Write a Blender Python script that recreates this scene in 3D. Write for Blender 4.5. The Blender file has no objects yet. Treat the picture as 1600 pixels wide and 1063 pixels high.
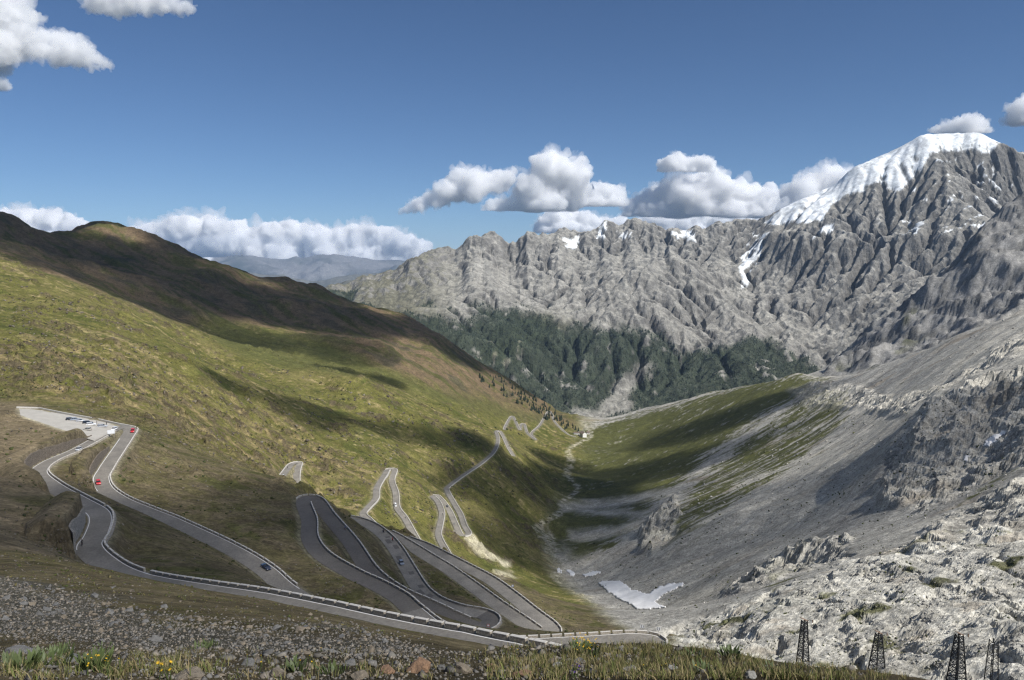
import bpy, bmesh, math, random
import numpy as np
from mathutils import Vector, Matrix

random.seed(7)
RNG = np.random.default_rng(11)
scene = bpy.context.scene
COL = scene.collection

# ------------------------------------------------------------------ camera, sky, sun, exposure
F_PX, W_PX, H_PX = 1160.0, 1600.0, 1063.0
PITCH = math.atan((H_PX / 2 - 411.0) / F_PX)
CP, SP = math.cos(PITCH), math.sin(PITCH)
cam_data = bpy.data.cameras.new('camera')
cam_data.sensor_fit = 'HORIZONTAL'
cam_data.sensor_width = 36.0
cam_data.lens = 36.0 * F_PX / W_PX
cam_data.clip_start = 0.1
cam_data.clip_end = 200000.0
cam = bpy.data.objects.new('camera', cam_data)
cam.rotation_euler = (math.pi / 2 - PITCH, 0, 0)
COL.objects.link(cam)
scene.camera = cam

SUN_EL = math.radians(47)
SUN_AZ = math.radians(128)          # clockwise from the view direction (+Y) towards +X
SUN = Vector((math.sin(SUN_AZ) * math.cos(SUN_EL), math.cos(SUN_AZ) * math.cos(SUN_EL), math.sin(SUN_EL)))

world = bpy.data.worlds.new('World')
scene.world = world
world.use_nodes = True
wn = world.node_tree
wn.nodes.clear()
w_out = wn.nodes.new('ShaderNodeOutputWorld')
w_bg = wn.nodes.new('ShaderNodeBackground')
w_sky = wn.nodes.new('ShaderNodeTexSky')
w_sky.sky_type = 'NISHITA'
w_sky.sun_disc = False
w_sky.sun_elevation = SUN_EL
w_sky.sun_rotation = SUN_AZ
w_sky.altitude = 2800
w_sky.air_density = 1.0
w_sky.dust_density = 0.0
w_sky.ozone_density = 3.0
w_bg.inputs['Strength'].default_value = 0.066
w_wb = wn.nodes.new('ShaderNodeMix'); w_wb.data_type = 'RGBA'; w_wb.blend_type = 'MULTIPLY'; w_wb.inputs[0].default_value = 1.0
w_wb.inputs[7].default_value = (0.80, 0.95, 1.10, 1)          # white balance of the whole sky
wn.links.new(w_sky.outputs[0], w_wb.inputs[6])
wn.links.new(w_wb.outputs[2], w_bg.inputs['Color'])
wn.links.new(w_bg.outputs[0], w_out.inputs['Surface'])

sun_data = bpy.data.lights.new('sun', 'SUN')
sun_data.energy = 5.0
sun_data.angle = math.radians(0.53)
sun_data.color = (1.0, 0.975, 0.935)
sun = bpy.data.objects.new('sun', sun_data)
sun.rotation_euler = SUN.to_track_quat('Z', 'Y').to_euler()
sun.location = (0, 0, 50)
COL.objects.link(sun)

vs = scene.view_settings
vs.view_transform = 'Standard'
vs.look = 'None'
vs.exposure = 0.2
vs.gamma = 1.0
vs.use_curve_mapping = False
cy = scene.cycles
cy.use_denoising = True
cy.denoising_prefilter = 'NONE'
cy.sample_clamp_indirect = 2.0
cy.filter_width = 1.3
cy.max_bounces = 14
cy.diffuse_bounces = 3
cy.glossy_bounces = 2
cy.transmission_bounces = 2
cy.volume_bounces = 14
cy.transparent_max_bounces = 16
cy.caustics_reflective = False
cy.caustics_refractive = False

# ------------------------------------------------------------------ helpers: rays, noise, meshes
def ray(px, py):
    a = (np.asarray(px, float) - W_PX / 2) / F_PX
    b = (H_PX / 2 - np.asarray(py, float)) / F_PX
    dy = CP + b * SP
    return a / dy, (-SP + b * CP) / dy           # lateral and vertical slope per metre of depth

def P(px, py, d):
    u, t = ray(px, py)
    return Vector((float(u) * d, d, float(t) * d))

def project(x, y, z):
    dep = np.maximum(y * CP - z * SP, 1e-3)
    return W_PX / 2 + F_PX * x / dep, H_PX / 2 - F_PX * (y * SP + z * CP) / dep

_perm = RNG.permutation(4096).astype(np.int32)
_ang = RNG.random(4096) * 2 * math.pi
_gx, _gy = np.cos(_ang).astype(np.float32), np.sin(_ang).astype(np.float32)

def perlin(x, y, seed=0):
    x0 = np.floor(x); y0 = np.floor(y)
    xf = (x - x0).astype(np.float32); yf = (y - y0).astype(np.float32)
    xi = x0.astype(np.int32); yi = y0.astype(np.int32)
    pa = _perm[(xi + seed * 37) & 4095]; pb = _perm[(xi + 1 + seed * 37) & 4095]
    sx = xf * xf * xf * (xf * (xf * 6 - 15) + 10); sy = yf * yf * yf * (yf * (yf * 6 - 15) + 10)
    def g(p, iy, fx, fy):
        h = _perm[(p + iy) & 4095]
        return _gx[h] * fx + _gy[h] * fy
    a = g(pa, yi, xf, yf); b = g(pb, yi, xf - 1, yf)
    yi += 1; yf = yf - 1
    c = g(pa, yi, xf, yf); d = g(pb, yi, xf - 1, yf)
    a += sx * (b - a); c += sx * (d - c)
    return (a + sy * (c - a)) * np.float32(1.5)

def on(mask, fn, *arrs):
    """evaluate fn only where the mask is non-zero"""
    m = mask > 1e-3
    out = np.zeros(mask.shape, np.float32)
    if m.any(): out[m] = fn(*[q[m] for q in arrs])
    return out

def fbm(x, y, octs=5, seed=0, gain=0.5, lac=2.03):
    s = 0; amp = 1.0; n = 0
    for o in range(octs):
        s = s + amp * perlin(x, y, seed + o * 5); n += amp
        x = x * lac + 13.7; y = y * lac - 7.3; amp *= gain
    return s / n

def ridged(x, y, octs=6, seed=0, gain=0.5, lac=2.07):
    s = 0; amp = 1.0; n = 0; w = 1.0
    for o in range(octs):
        v = 1 - np.abs(perlin(x, y, seed + o * 5)); v = v * v
        s = s + amp * v * w; n += amp
        w = np.clip(v * 1.4, 0, 1)
        x = x * lac + 3.1; y = y * lac + 9.2; amp *= gain
    return s / n

def sstep(a, b, x):
    t = np.clip((x - a) / (b - a), 0, 1)
    return t * t * (3 - 2 * t)

def poly_mask(px, py, poly, soft=12.0):
    """1 inside an outline, 0 outside, soft edge"""
    xs = [q[0] for q in poly]; ys = [q[1] for q in poly]
    box = (px > min(xs) - soft) & (px < max(xs) + soft) & (py > min(ys) - soft) & (py < max(ys) + soft)
    out = np.zeros(px.shape, np.float32)
    x = px[box]; y = py[box]; n = len(poly)
    inside = np.zeros(x.shape, bool); dist = np.full(x.shape, 1e9)
    for i in range(n):
        x0, y0 = poly[i]; x1, y1 = poly[(i + 1) % n]
        inside ^= ((y0 > y) != (y1 > y)) & (x < (x1 - x0) * (y - y0) / ((y1 - y0) or 1e-9) + x0)
        ex, ey = x1 - x0, y1 - y0
        t = np.clip(((x - x0) * ex + (y - y0) * ey) / (ex * ex + ey * ey), 0, 1)
        dist = np.minimum(dist, (x - x0 - t * ex) ** 2 + (y - y0 - t * ey) ** 2)
    dist = np.sqrt(dist)
    out[box] = sstep(-soft, soft, np.where(inside, dist, -dist))
    return out

def tag(o, label=None, cat=None, group=None, kind=None):
    if label: o['label'] = label
    if cat: o['category'] = cat
    if group: o['group'] = group
    if kind: o['kind'] = kind
    return o

def mesh_obj(name, verts, faces, mat=None, parent=None, smooth=False):
    me = bpy.data.meshes.new(name)
    me.from_pydata([tuple(v) for v in verts], [], faces)
    me.update()
    if smooth:
        me.polygons.foreach_set('use_smooth', [True] * len(me.polygons))
    if mat: me.materials.append(mat)
    o = bpy.data.objects.new(name, me)
    COL.objects.link(o)
    if parent: o.parent = parent
    return o

_scratch = bpy.data.scenes.new('scratch')
def apply_modifiers(o):
    """mesh of an unlinked object with its modifiers applied, worked out in an otherwise empty scene"""
    _scratch.collection.objects.link(o)
    with bpy.context.temp_override(scene=_scratch, view_layer=_scratch.view_layers[0]):
        dg = bpy.context.evaluated_depsgraph_get()
        me = bpy.data.meshes.new_from_object(o.evaluated_get(dg))
    _scratch.collection.objects.unlink(o)
    o.modifiers.clear()
    return me

def inst(name, me, parent=None, matrix=None):
    o = bpy.data.objects.new(name, me)
    COL.objects.link(o)
    if parent: o.parent = parent
    if matrix is not None: o.matrix_local = matrix
    return o

def empty(name, loc=(0, 0, 0), rz=0.0):
    o = bpy.data.objects.new(name, None)
    o.location = loc
    o.rotation_euler = (0, 0, rz)
    o.empty_display_size = 0.3
    COL.objects.link(o)
    return o

def grid_mesh(name, X, Y, Z, mat, cols=None, smooth=True, flat=None):
    """regular grid of vertices (rows, columns) as one mesh, with an optional colour per vertex"""
    R, C = X.shape
    co = np.stack([X, Y, Z], -1).reshape(-1, 3).astype(np.float32)
    idx = np.arange(R * C, dtype=np.int32).reshape(R, C)
    q = np.stack([idx[:-1, :-1], idx[:-1, 1:], idx[1:, 1:], idx[1:, :-1]], -1).reshape(-1, 4)
    me = bpy.data.meshes.new(name)
    me.vertices.add(len(co)); me.vertices.foreach_set('co', co.ravel())
    me.loops.add(q.size); me.loops.foreach_set('vertex_index', q.ravel())
    me.polygons.add(len(q))
    me.polygons.foreach_set('loop_start', np.arange(0, q.size, 4, dtype=np.int32))
    me.polygons.foreach_set('loop_total', np.full(len(q), 4, np.int32))
    if smooth:
        sm = np.ones(len(q), bool) if flat is None else ~flat[:-1, :-1].ravel()
        me.polygons.foreach_set('use_smooth', sm)
    me.update(calc_edges=True)
    for nm, c in (cols or {}).items():
        at = me.color_attributes.new(nm, 'FLOAT_COLOR', 'POINT')
        c4 = np.ones((R * C, 4), np.float32); c4[:, :c.shape[-1]] = c.reshape(R * C, -1)
        at.data.foreach_set('color', c4.ravel())
    me.materials.append(mat)
    o = bpy.data.objects.new(name, me)
    COL.objects.link(o)
    return o

# ------------------------------------------------------------------ materials
def new_mat(name):
    m = bpy.data.materials.new(name)
    m.use_nodes = True
    nt = m.node_tree
    b = nt.nodes['Principled BSDF']
    return m, nt, b

def noise_node(nt, scale, detail=8, rough=0.6, coord=None):
    n = nt.nodes.new('ShaderNodeTexNoise')
    n.inputs['Scale'].default_value = scale
    n.inputs['Detail'].default_value = detail
    n.inputs['Roughness'].default_value = rough
    if coord is not None: nt.links.new(coord, n.inputs['Vector'])
    return n

def ramp_node(nt, fac, lo, hi, c0, c1):
    r = nt.nodes.new('ShaderNodeValToRGB')
    r.color_ramp.elements[0].position = lo; r.color_ramp.elements[0].color = (*c0, 1)
    r.color_ramp.elements[1].position = hi; r.color_ramp.elements[1].color = (*c1, 1)
    nt.links.new(fac, r.inputs[0])
    return r

def mul_node(nt, a, b, mode='MULTIPLY', fac=1.0):
    m = nt.nodes.new('ShaderNodeMix'); m.data_type = 'RGBA'; m.blend_type = mode
    m.inputs[0].default_value = fac
    nt.links.new(a, m.inputs[6]); nt.links.new(b, m.inputs[7])
    return m.outputs[2]

def simple_mat(name, col, rough=0.8, var=0.2, scale=3.0, metal=0.0, bump=0.0, coat=0.0, detail=6):
    m, nt, b = new_mat(name)
    tc = nt.nodes.new('ShaderNodeTexCoord')
    n = noise_node(nt, scale, detail, 0.65, tc.outputs['Object'])
    lo = tuple(max(0, c * (1 - var)) for c in col); hi = tuple(min(1, c * (1 + var)) for c in col)
    r = ramp_node(nt, n.outputs[0], 0.3, 0.7, lo, hi)
    nt.links.new(r.outputs[0], b.inputs['Base Color'])
    b.inputs['Roughness'].default_value = rough
    b.inputs['Metallic'].default_value = metal
    b.inputs['Coat Weight'].default_value = coat
    if bump:
        bp = nt.nodes.new('ShaderNodeBump'); bp.inputs['Strength'].default_value = 0.6; bp.inputs['Distance'].default_value = bump
        nt.links.new(n.outputs[0], bp.inputs['Height']); nt.links.new(bp.outputs[0], b.inputs['Normal'])
    return m

def terrain_mat(name, scales, bump_scale, bump_dist, var=(0.55, 1.45), cells=(), cell_bump=0.0):
    """ground colour stored per vertex, broken up by noise at several sizes and by stones, with fine relief"""
    m, nt, b = new_mat(name)
    at = nt.nodes.new('ShaderNodeAttribute'); at.attribute_name = 'ground'
    tc = nt.nodes.new('ShaderNodeTexCoord')
    c = at.outputs['Color']
    for i, s in enumerate(scales):
        n = noise_node(nt, s, 9, 0.7, tc.outputs['Object'])
        r = ramp_node(nt, n.outputs[0], 0.36, 0.64, (var[0],) * 3, (var[1],) * 3)
        c = mul_node(nt, c, r.outputs[0])
    n = noise_node(nt, bump_scale, 13, 0.74, tc.outputs['Object'])
    hgt = n.outputs[0]
    for s, lo, hi in cells:
        v = nt.nodes.new('ShaderNodeTexVoronoi'); v.inputs['Scale'].default_value = s
        wv = nt.nodes.new('ShaderNodeMix'); wv.data_type = 'VECTOR'; wv.inputs[0].default_value = 0.9 / s
        nn = noise_node(nt, s * .8, 3, .6, tc.outputs['Object'])
        va = nt.nodes.new('ShaderNodeVectorMath'); va.operation = 'MULTIPLY_ADD'
        nt.links.new(nn.outputs['Color'], va.inputs[0]); va.inputs[1].default_value = (1.2 / s,) * 3; nt.links.new(tc.outputs['Object'], va.inputs[2])
        nt.links.new(va.outputs[0], v.inputs['Vector'])
        sp = nt.nodes.new('ShaderNodeSeparateColor'); nt.links.new(v.outputs['Color'], sp.inputs[0])
        r = ramp_node(nt, sp.outputs[0], 0.1, 0.95, (lo,) * 3, (hi,) * 3)
        c = mul_node(nt, c, r.outputs[0])
        if cell_bump:
            ma = nt.nodes.new('ShaderNodeMath'); ma.operation = 'MULTIPLY_ADD'
            nt.links.new(v.outputs['Distance'], ma.inputs[0]); ma.inputs[1].default_value = -cell_bump; nt.links.new(hgt, ma.inputs[2]); hgt = ma.outputs[0]
    nt.links.new(c, b.inputs['Base Color'])
    b.inputs['Roughness'].default_value = 0.95
    b.inputs['Specular IOR Level'].default_value = 0.12
    bw = nt.nodes.new('ShaderNodeRGBToBW'); nt.links.new(at.outputs['Color'], bw.inputs[0])
    mr = nt.nodes.new('ShaderNodeMapRange'); mr.inputs['From Min'].default_value = .45; mr.inputs['From Max'].default_value = .75; mr.inputs['To Min'].default_value = 1.0; mr.inputs['To Max'].default_value = .12
    nt.links.new(bw.outputs[0], mr.inputs['Value'])
    bp = nt.nodes.new('ShaderNodeBump'); bp.inputs['Distance'].default_value = bump_dist
    nt.links.new(mr.outputs[0], bp.inputs['Strength'])
    nt.links.new(hgt, bp.inputs['Height'])
    nt.links.new(bp.outputs[0], b.inputs['Normal'])
    return m

def terrace(z, step, k):
    """ledges and short cliffs"""
    t = z / step; f = t - np.floor(t)
    return (np.floor(t) + f * (1 - k) + k * sstep(.62, 1.0, f)) * step
# ------------------------------------------------------------------ the pass road: centre line as picture point + distance
R_MAIN = [(1010,1068,76),(930,1056,80),(850,1034,86),(780,1017,91),(700,1000,98),(600,980,107),(500,957,118),(400,936,130),
 (300,920,143),(215,904,158),(168,883,171),(140,855,181),(150,835,193),(157,812,208),(150,798,219),(120,781,233),(80,758,254),
 (60,738,275),(79,721,295),(118,704,318),(153,685,344),(170,675,358),(190,668,370),(204,672,365),(197,685,352),(178,713,323),
 (165,733,305),(158,748,295),(165,765,283),(190,782,273),(228,798,265),(270,815,258),(355,855,239),(412,889,225),(455,925,214),
 (560,985,193),(700,1020,182),(850,1030,180),(960,1024,183),(1015,1012,186),(1020,1001,190),(985,998,192),(900,1003,193),
 (770,1006,194),(690,985,201),(646,954,213),(623,934,222),(589,915,232),(547,895,243),(502,867,262),(484,841,281),(483,813,303),
 (474,786,328),(480,777,337),(496,784,334),(513,807,316),(547,847,290),(578,892,265),(618,923,253),(669,946,246),(703,962,242),
 (735,976,239),(759,979,239),(767,968,245),(753,960,250),(717,953,254),(688,943,260),(669,932,267),(654,917,276),(635,886,296),
 (618,858,317),(601,838,335),(578,821,351),(556,813,359),(533,809,363),(512,807,367),(503,806,373),(520,808,372),(560,818,362),
 (604,833,349),(635,850,337),(669,871,323),(700,890,312),(741,919,296),(775,944,283),(812,969,272),(838,987,264),(852,994,262),
 (864,988,265.5),(856,976,272),(831,957,283),(800,932,299),(766,907,317),(725,885,335),(690,867,351),(662,853,364),(630,841,378)]
R_FAR1 = [(430,765,585),(437,751,614),(449,734,660),(457,725,690),(467,724,697),(465,731,683),(463,745,663),(464,761,640),(468,775,622)]
R_FAR2 = [(590,832,560),(584,821,580),(575,812,596),(567,803,615),(575,793,640),(587,779,675),(589,762,710),(601,742,768),(606,734,795),
 (616,735,797),(612,751,765),(618,771,722),(620,793,687),(632,810,662),(643,830,636),(654,850,614),(660,862,600)]
R_FAR3 = [(704,878,600),(698,864,627),(685,838,674),(687,821,710),(690,802,748),(684,785,791),(676,776,817),(683,775,820),(692,785,806),
 (702,799,783),(711,819,751),(718,834,729),(725,837,727),(732,834,735),(725,821,764),(719,804,802),(708,785,856),(698,766,915),(702,759,940),
 (725,742,1014),(753,723,1104),(772,705,1204),(778,687,1311),(775,674,1407),(783,676,1410),(795,700,1325),(803,713,1285)]
R_FAR4 = [(788,672,1715),(791,664,1766),(799,651,1884),(803,654,1871),(812,672,1769),(814,664,1835),(819,663,1852),(824,677,1777),(837,687,1731),
 (831,677,1830),(844,664,1972),(856,644,2235),(862,647,2212),(867,660,2133),(887,679,2035),(900,683,2026)]

def spline(pts, step):
    p = [np.array(P(*q)) for q in pts]
    p = [2 * p[0] - p[1]] + p + [2 * p[-1] - p[-2]]
    out, idx = [], []
    for i in range(1, len(p) - 2):
        a, b, c, d = p[i - 1], p[i], p[i + 1], p[i + 2]
        n = max(2, int(np.linalg.norm(c - b) / step))
        for k in range(n):
            t = k / n
            out.append(0.5 * ((2 * b) + (-a + c) * t + (2 * a - 5 * b + 4 * c - d) * t * t + (-a + 3 * b - 3 * c + d) * t ** 3))
            idx.append(i - 1 + t)
    out.append(p[-2]); idx.append(len(p) - 3.0)
    out = np.array(out)
    k = np.ones(9) / 9                                   # even grade
    z = np.convolve(np.pad(out[:, 2], 4, 'edge'), k, 'valid'); out[:, 2] = z
    tg = np.gradient(out[:, :2], axis=0); tg /= np.linalg.norm(tg, axis=1, keepdims=True) + 1e-9
    nrm = np.stack([tg[:, 1], -tg[:, 0]], 1)             # right-hand side of travel
    return out, nrm, np.array(idx)

ROADS = {'main': (spline(R_MAIN, 1.0), 2.9), 'far1': (spline(R_FAR1, 2.0), 2.9), 'far2': (spline(R_FAR2, 2.0), 2.9),
         'far3': (spline(R_FAR3, 2.5), 2.9), 'far4': (spline(R_FAR4, 4.0), 3.0)}
# the gravel car park beside the upper bend, as a near-flat outline
LOT = [(28,640,400),(60,640,399),(105,648,392),(150,656,384),(185,664,376),(182,674,361),(160,682,350),(146,690,338),(122,681,345),(95,672,352),(60,660,364),(30,650,376)]

# ------------------------------------------------------------------ control points of the valley: picture point + distance
CTRL = []
def add(*pts): CTRL.extend(pts)
for px in (-260, 0, 200, 400, 600, 800):
    add((px,1063,2.95),(px,1040,5),(px,1400,0.9))
add((1000,1063,2.95),(1200,1066,2.9),(1400,1085,2.8),(1600,1100,2.7),(1860,1110,2.7),(1000,1400,.9),(1300,1400,.9),(1700,1400,.9))
add((0,1012,14),(200,1006,16),(400,1006,16),(600,1012,13),(0,972,28),(200,966,32),(400,972,32),(600,990,26),(0,925,52),(200,930,56),(400,945,60),(600,985,58))
add((0,885,88),(100,890,92),(200,908,100),(300,920,108),(400,934,108),(500,955,96),(600,978,86),(700,998,76),(0,862,112),(60,866,120),(110,874,138),(-260,860,112))
add((700,1022,9),(800,1016,8),(900,1010,7.5),(1000,1008,7.5),(1100,1020,7),(1200,1040,6.5),(1300,1055,6),(1360,1066,5.6),(1450,1090,5),(1600,1110,5),(1860,1120,5))
add((700,1012,30),(800,1030,30),(900,1060,30),(1000,1075,30),(1200,1100,30),(1400,1120,30),(1600,1140,30),(1860,1150,30),(800,1014,70),(900,1040,64))
add((1100,1075,80),(1200,1085,80),(1400,1110,80),(1600,1130,80),(1860,1140,80))
# ground left of the upper bends
add((0,745,232),(20,772,215),(0,790,195),(60,800,196),(100,812,196),(60,840,172),(0,840,150),(0,700,300),(60,700,312),(100,690,326),(20,665,350),(-30,640,420),(-260,640,420),(-260,740,235))
add((180,860,192),(220,870,185),(260,885,172),(350,905,160),(200,820,222),(260,850,205),(350,880,190),(420,915,178),(500,940,175))
add((120,735,283),(140,715,305),(155,770,260),(110,750,272))
add((240,740,330),(260,700,390),(300,760,318),(360,790,300),(300,830,262),(420,830,275),(440,880,245),(360,760,335),(420,770,340),(470,890,236),(430,745,390))
add((150,640,450),(220,650,440),(100,625,470),(30,622,470),(-260,600,480))
add((400,738,400),(450,758,380),(350,722,420))
add((560,880,258),(600,935,236),(530,850,275),(690,920,286),(680,890,300),(720,930,280),(780,960,272),(900,985,250),(870,960,290),(830,930,330),(790,905,352),(740,884,372),(690,860,388),(620,834,392),(560,812,386))
# beyond the shoulder
add((400,724,560),(350,705,540),(300,675,520),(530,790,640),(560,800,628),(610,818,632),(680,850,640),(740,870,700),(780,888,710),(830,915,680),(880,945,600),(920,965,520),(960,985,420))
# sunlit slope on the left
add((0,600,500),(0,500,720),(0,440,950),(0,405,1100),(100,580,560),(100,500,820),(100,445,1130),(200,600,575),(200,540,760),(200,485,1100),(300,620,690),(300,570,800),(280,515,1200),
    (350,650,720),(350,575,1120),(450,680,800),(450,620,960),(440,585,1180),(520,690,850),(540,640,1080),(560,590,1200),(600,690,920),(620,640,1150),(620,560,1650),(680,720,1000),(700,650,1350),(700,600,1700),
    (760,660,1560),(760,620,2000),(740,760,950),(760,800,900),(760,840,800),(800,760,1080),(800,820,950),(830,720,1420),(850,690,1760))
# bowl and brown ridge in the shade
add((0,385,1500),(100,422,1500),(250,478,1560),(350,528,1560),(450,555,1500),(540,545,1650),(0,336,1900),(40,352,1980),(80,366,2060),(110,372,2100),(80,400,1800),(150,400,1900),(160,338,2350),(110,352,2300),(200,350,2350),(240,375,2350),(320,412,2380),
    (200,430,1750),(300,460,1800),(380,430,2400),(420,440,2400),(490,450,2420),(430,490,1950),(510,500,1950),(560,470,2380),(640,500,2350),(600,530,1950),(720,540,2380),(680,560,1950),(790,590,2420),(850,635,2520),(885,660,2560),
    (-260,260,1900),(-260,420,1100),(-260,520,700))
for q in ((0,336,1900),(40,352,1980),(80,366,2060),(160,338,2350),(240,375,2350),(320,412,2380),(420,440,2400),(490,450,2420),(560,470,2380),(640,500,2350),(720,540,2380),(790,590,2420),(850,635,2520),(885,660,2560),(-260,260,1900)):
    add((q[0], q[1] + 40, q[2] * 1.14), (q[0], q[1] + 100, q[2] * 1.5))
# valley floor
add((905,690,1990),(930,690,1980),(900,740,1600),(880,770,1320),(868,800,1150),(860,840,1020),(875,890,860),(905,920,760),(960,930,640),(1030,945,560),(1060,965,480),(1000,965,540))
# slope on the right
add((940,660,2480),(1000,640,2480),(1060,628,2450),(1110,612,2350),(1180,600,2150),(1250,582,2000),(1300,588,1800),(1400,562,1600),(1500,520,1430),(1600,490,1300),(1860,400,1200))
add((960,700,1950),(950,760,1380),(940,800,1150),(1000,700,1750),(1000,760,1300),(1000,830,900),(960,870,850),(1060,840,780),(1060,780,1050),(1100,680,1650),(1100,740,1250),(1150,880,560),(1100,900,600),(1150,800,780),
    (1200,650,1550),(1200,720,1150),(1200,780,800),(1250,850,560),(1300,640,1350),(1300,700,1000),(1300,780,680),(1400,600,1250),(1380,660,980),(1350,740,720),(1500,560,1080),(1480,610,850),(1600,540,900),(1600,600,700),(1540,640,690))
add((1440,640,700),(1400,680,680),(1380,720,650),(1400,770,560),(1480,680,620),(1480,740,540),(1560,690,560),(1560,740,500),(1450,790,490),(1500,770,480),(1600,720,480),(1860,560,560))
add((1600,780,380),(1540,800,390),(1400,830,430),(1300,850,480),(1200,900,480),(1130,930,470),(1080,960,430),(1600,820,330),(1860,740,330))
# pale rock hump in front
add((1050,1000,262),(1090,975,272),(1150,945,280),(1250,905,292),(1350,870,302),(1450,848,300),(1530,838,290),(1600,850,262),(1100,1010,236),(1200,960,236),(1200,1010,205),(1300,920,252),(1300,980,212),(1300,1040,190),(1400,900,252),(1400,960,210),(1400,1040,178),(1500,900,235),(1500,960,200),(1500,1050,165),(1600,920,210),(1600,1000,172),(1600,1063,152),(1860,900,180),(1860,1063,140))
# dark spur far on the right
for q in ((1860,150,2800),(1700,240,2800),(1600,310,2800),(1545,350,2780),(1500,400,2740),(1450,440,2700),(1420,470,2650),(1370,510,2600),(1320,550,2550),(1280,580,2500)):
    add(q, (q[0], q[1] + 45, q[2] * 1.15), (q[0], q[1] + 120, q[2] * 1.5))
add((1600,400,2450),(1600,455,2200),(1530,420,2450),(1540,480,2150),(1480,470,2400),(1460,520,2150),(1400,540,2150),(1340,575,2200),(1600,515,1700),(1500,545,1750),(1400,580,1850),(1300,602,2050),(1860,380,2200),(1860,440,1600))
# far end
add((910,672,2900),(960,675,3000),(1060,650,2950),(1180,640,2800),(910,760,3700),(1200,690,3700))

pts = np.array(CTRL, float)
pts_r = []
for nm, st in (('main', 6), ('far1', 6), ('far2', 6), ('far3', 8), ('far4', 10)):
    pts_r.append(ROADS[nm][0][0][::st])
rw = np.concatenate(pts_r)
cu, ct = ray(pts[:, 0], pts[:, 1])
cu = np.concatenate([cu, rw[:, 0] / rw[:, 1]]); ct = np.concatenate([ct, rw[:, 2] / rw[:, 1]])
cl = np.log(np.concatenate([pts[:, 2], rw[:, 1]]))
lot_w = np.array([P(*q) for q in LOT]); lot_z = lot_w[:, 2]
cu = np.concatenate([cu, lot_w[:, 0] / lot_w[:, 1]]); ct = np.concatenate([ct, lot_w[:, 2] / lot_w[:, 1]]); cl = np.concatenate([cl, np.log(lot_w[:, 1])])

class RBF:
    """height of the land between surveyed points"""
    def __init__(s, x, y, v, c=0.012, lam=4e-3):
        s.x, s.y, s.c = x, y, c
        A = -np.sqrt((x[:, None] - x) ** 2 + (y[:, None] - y) ** 2 + c * c)
        n = len(x); Pm = np.stack([np.ones(n), x, y], 1)
        M = np.zeros((n + 3, n + 3)); M[:n, :n] = A + lam * np.eye(n); M[:n, n:] = Pm; M[n:, :n] = Pm.T
        w = np.linalg.solve(M, np.concatenate([v, np.zeros(3)]))
        s.w, s.p = w[:n], w[n:]
    def __call__(s, x, y):
        sh = x.shape; x = x.ravel(); y = y.ravel(); out = np.empty(len(x))
        xf, yf, wf = s.x.astype(np.float32), s.y.astype(np.float32), s.w.astype(np.float32)
        for i in range(0, len(x), 20000):
            a = x[i:i + 20000].astype(np.float32); b = y[i:i + 20000].astype(np.float32)
            r = np.sqrt((a[:, None] - xf) ** 2 + (b[:, None] - yf) ** 2 + np.float32(s.c * s.c))
            out[i:i + 20000] = -(r @ wf) + s.p[0] + s.p[1] * a + s.p[2] * b
        return out.reshape(sh)

base_T = RBF(cu, cl, ct)
LU = np.linspace(-0.86, 0.86, 710)
LL = np.concatenate([np.linspace(math.log(1.2), math.log(90), 150, endpoint=False), np.linspace(math.log(90), math.log(420), 420, endpoint=False),
                     np.linspace(math.log(420), math.log(1500), 300, endpoint=False), np.linspace(math.log(1500), math.log(3900), 190)])
# coarse evaluation, then smooth interpolation on to the fine grid
cLU = np.linspace(-0.88, 0.88, 300); cLL = np.interp(np.linspace(0, len(LL) - 1, 420), np.arange(len(LL)), LL)
cT = base_T(*np.meshgrid(cLU, cLL))
def upsample(A, xs, ys, X, Y):
    fx = np.interp(X, xs, np.arange(len(xs))); fy = np.interp(Y, ys, np.arange(len(ys)))
    def cub(A, f, ax):
        i = np.floor(f).astype(int); t = f - i; n = A.shape[ax]; r = 0
        for k, w in zip((-1, 0, 1, 2), (-.5 * t + t * t - .5 * t ** 3, 1 - 2.5 * t * t + 1.5 * t ** 3, .5 * t + 2 * t * t - 1.5 * t ** 3, -.5 * t * t + .5 * t ** 3)):
            s = np.take(A, np.clip(i + k, 0, n - 1), axis=ax)
            r = r + s * (w[:, None] if ax == 0 else w[None, :])
        return r
    return cub(cub(A, fy, 0), fx, 1)
TT = upsample(cT, cLU, cLL, LU, LL)
UU, LLg = np.meshgrid(LU, LL)
D = np.exp(LLg); X = UU * D; Y = D; Z = TT * D
PX, PY = project(X, Y, Z)
_wx = fbm(X / 35 + 5, Y / 35, 4, 3); _wy = fbm(X / 35, Y / 35 + 9, 4, 4)
QX = PX + (_wx * 900 * 12 / np.maximum(D, 60)).clip(-45, 45)
QY = PY + (_wy * 600 * 12 / np.maximum(D, 60)).clip(-30, 30)

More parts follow.
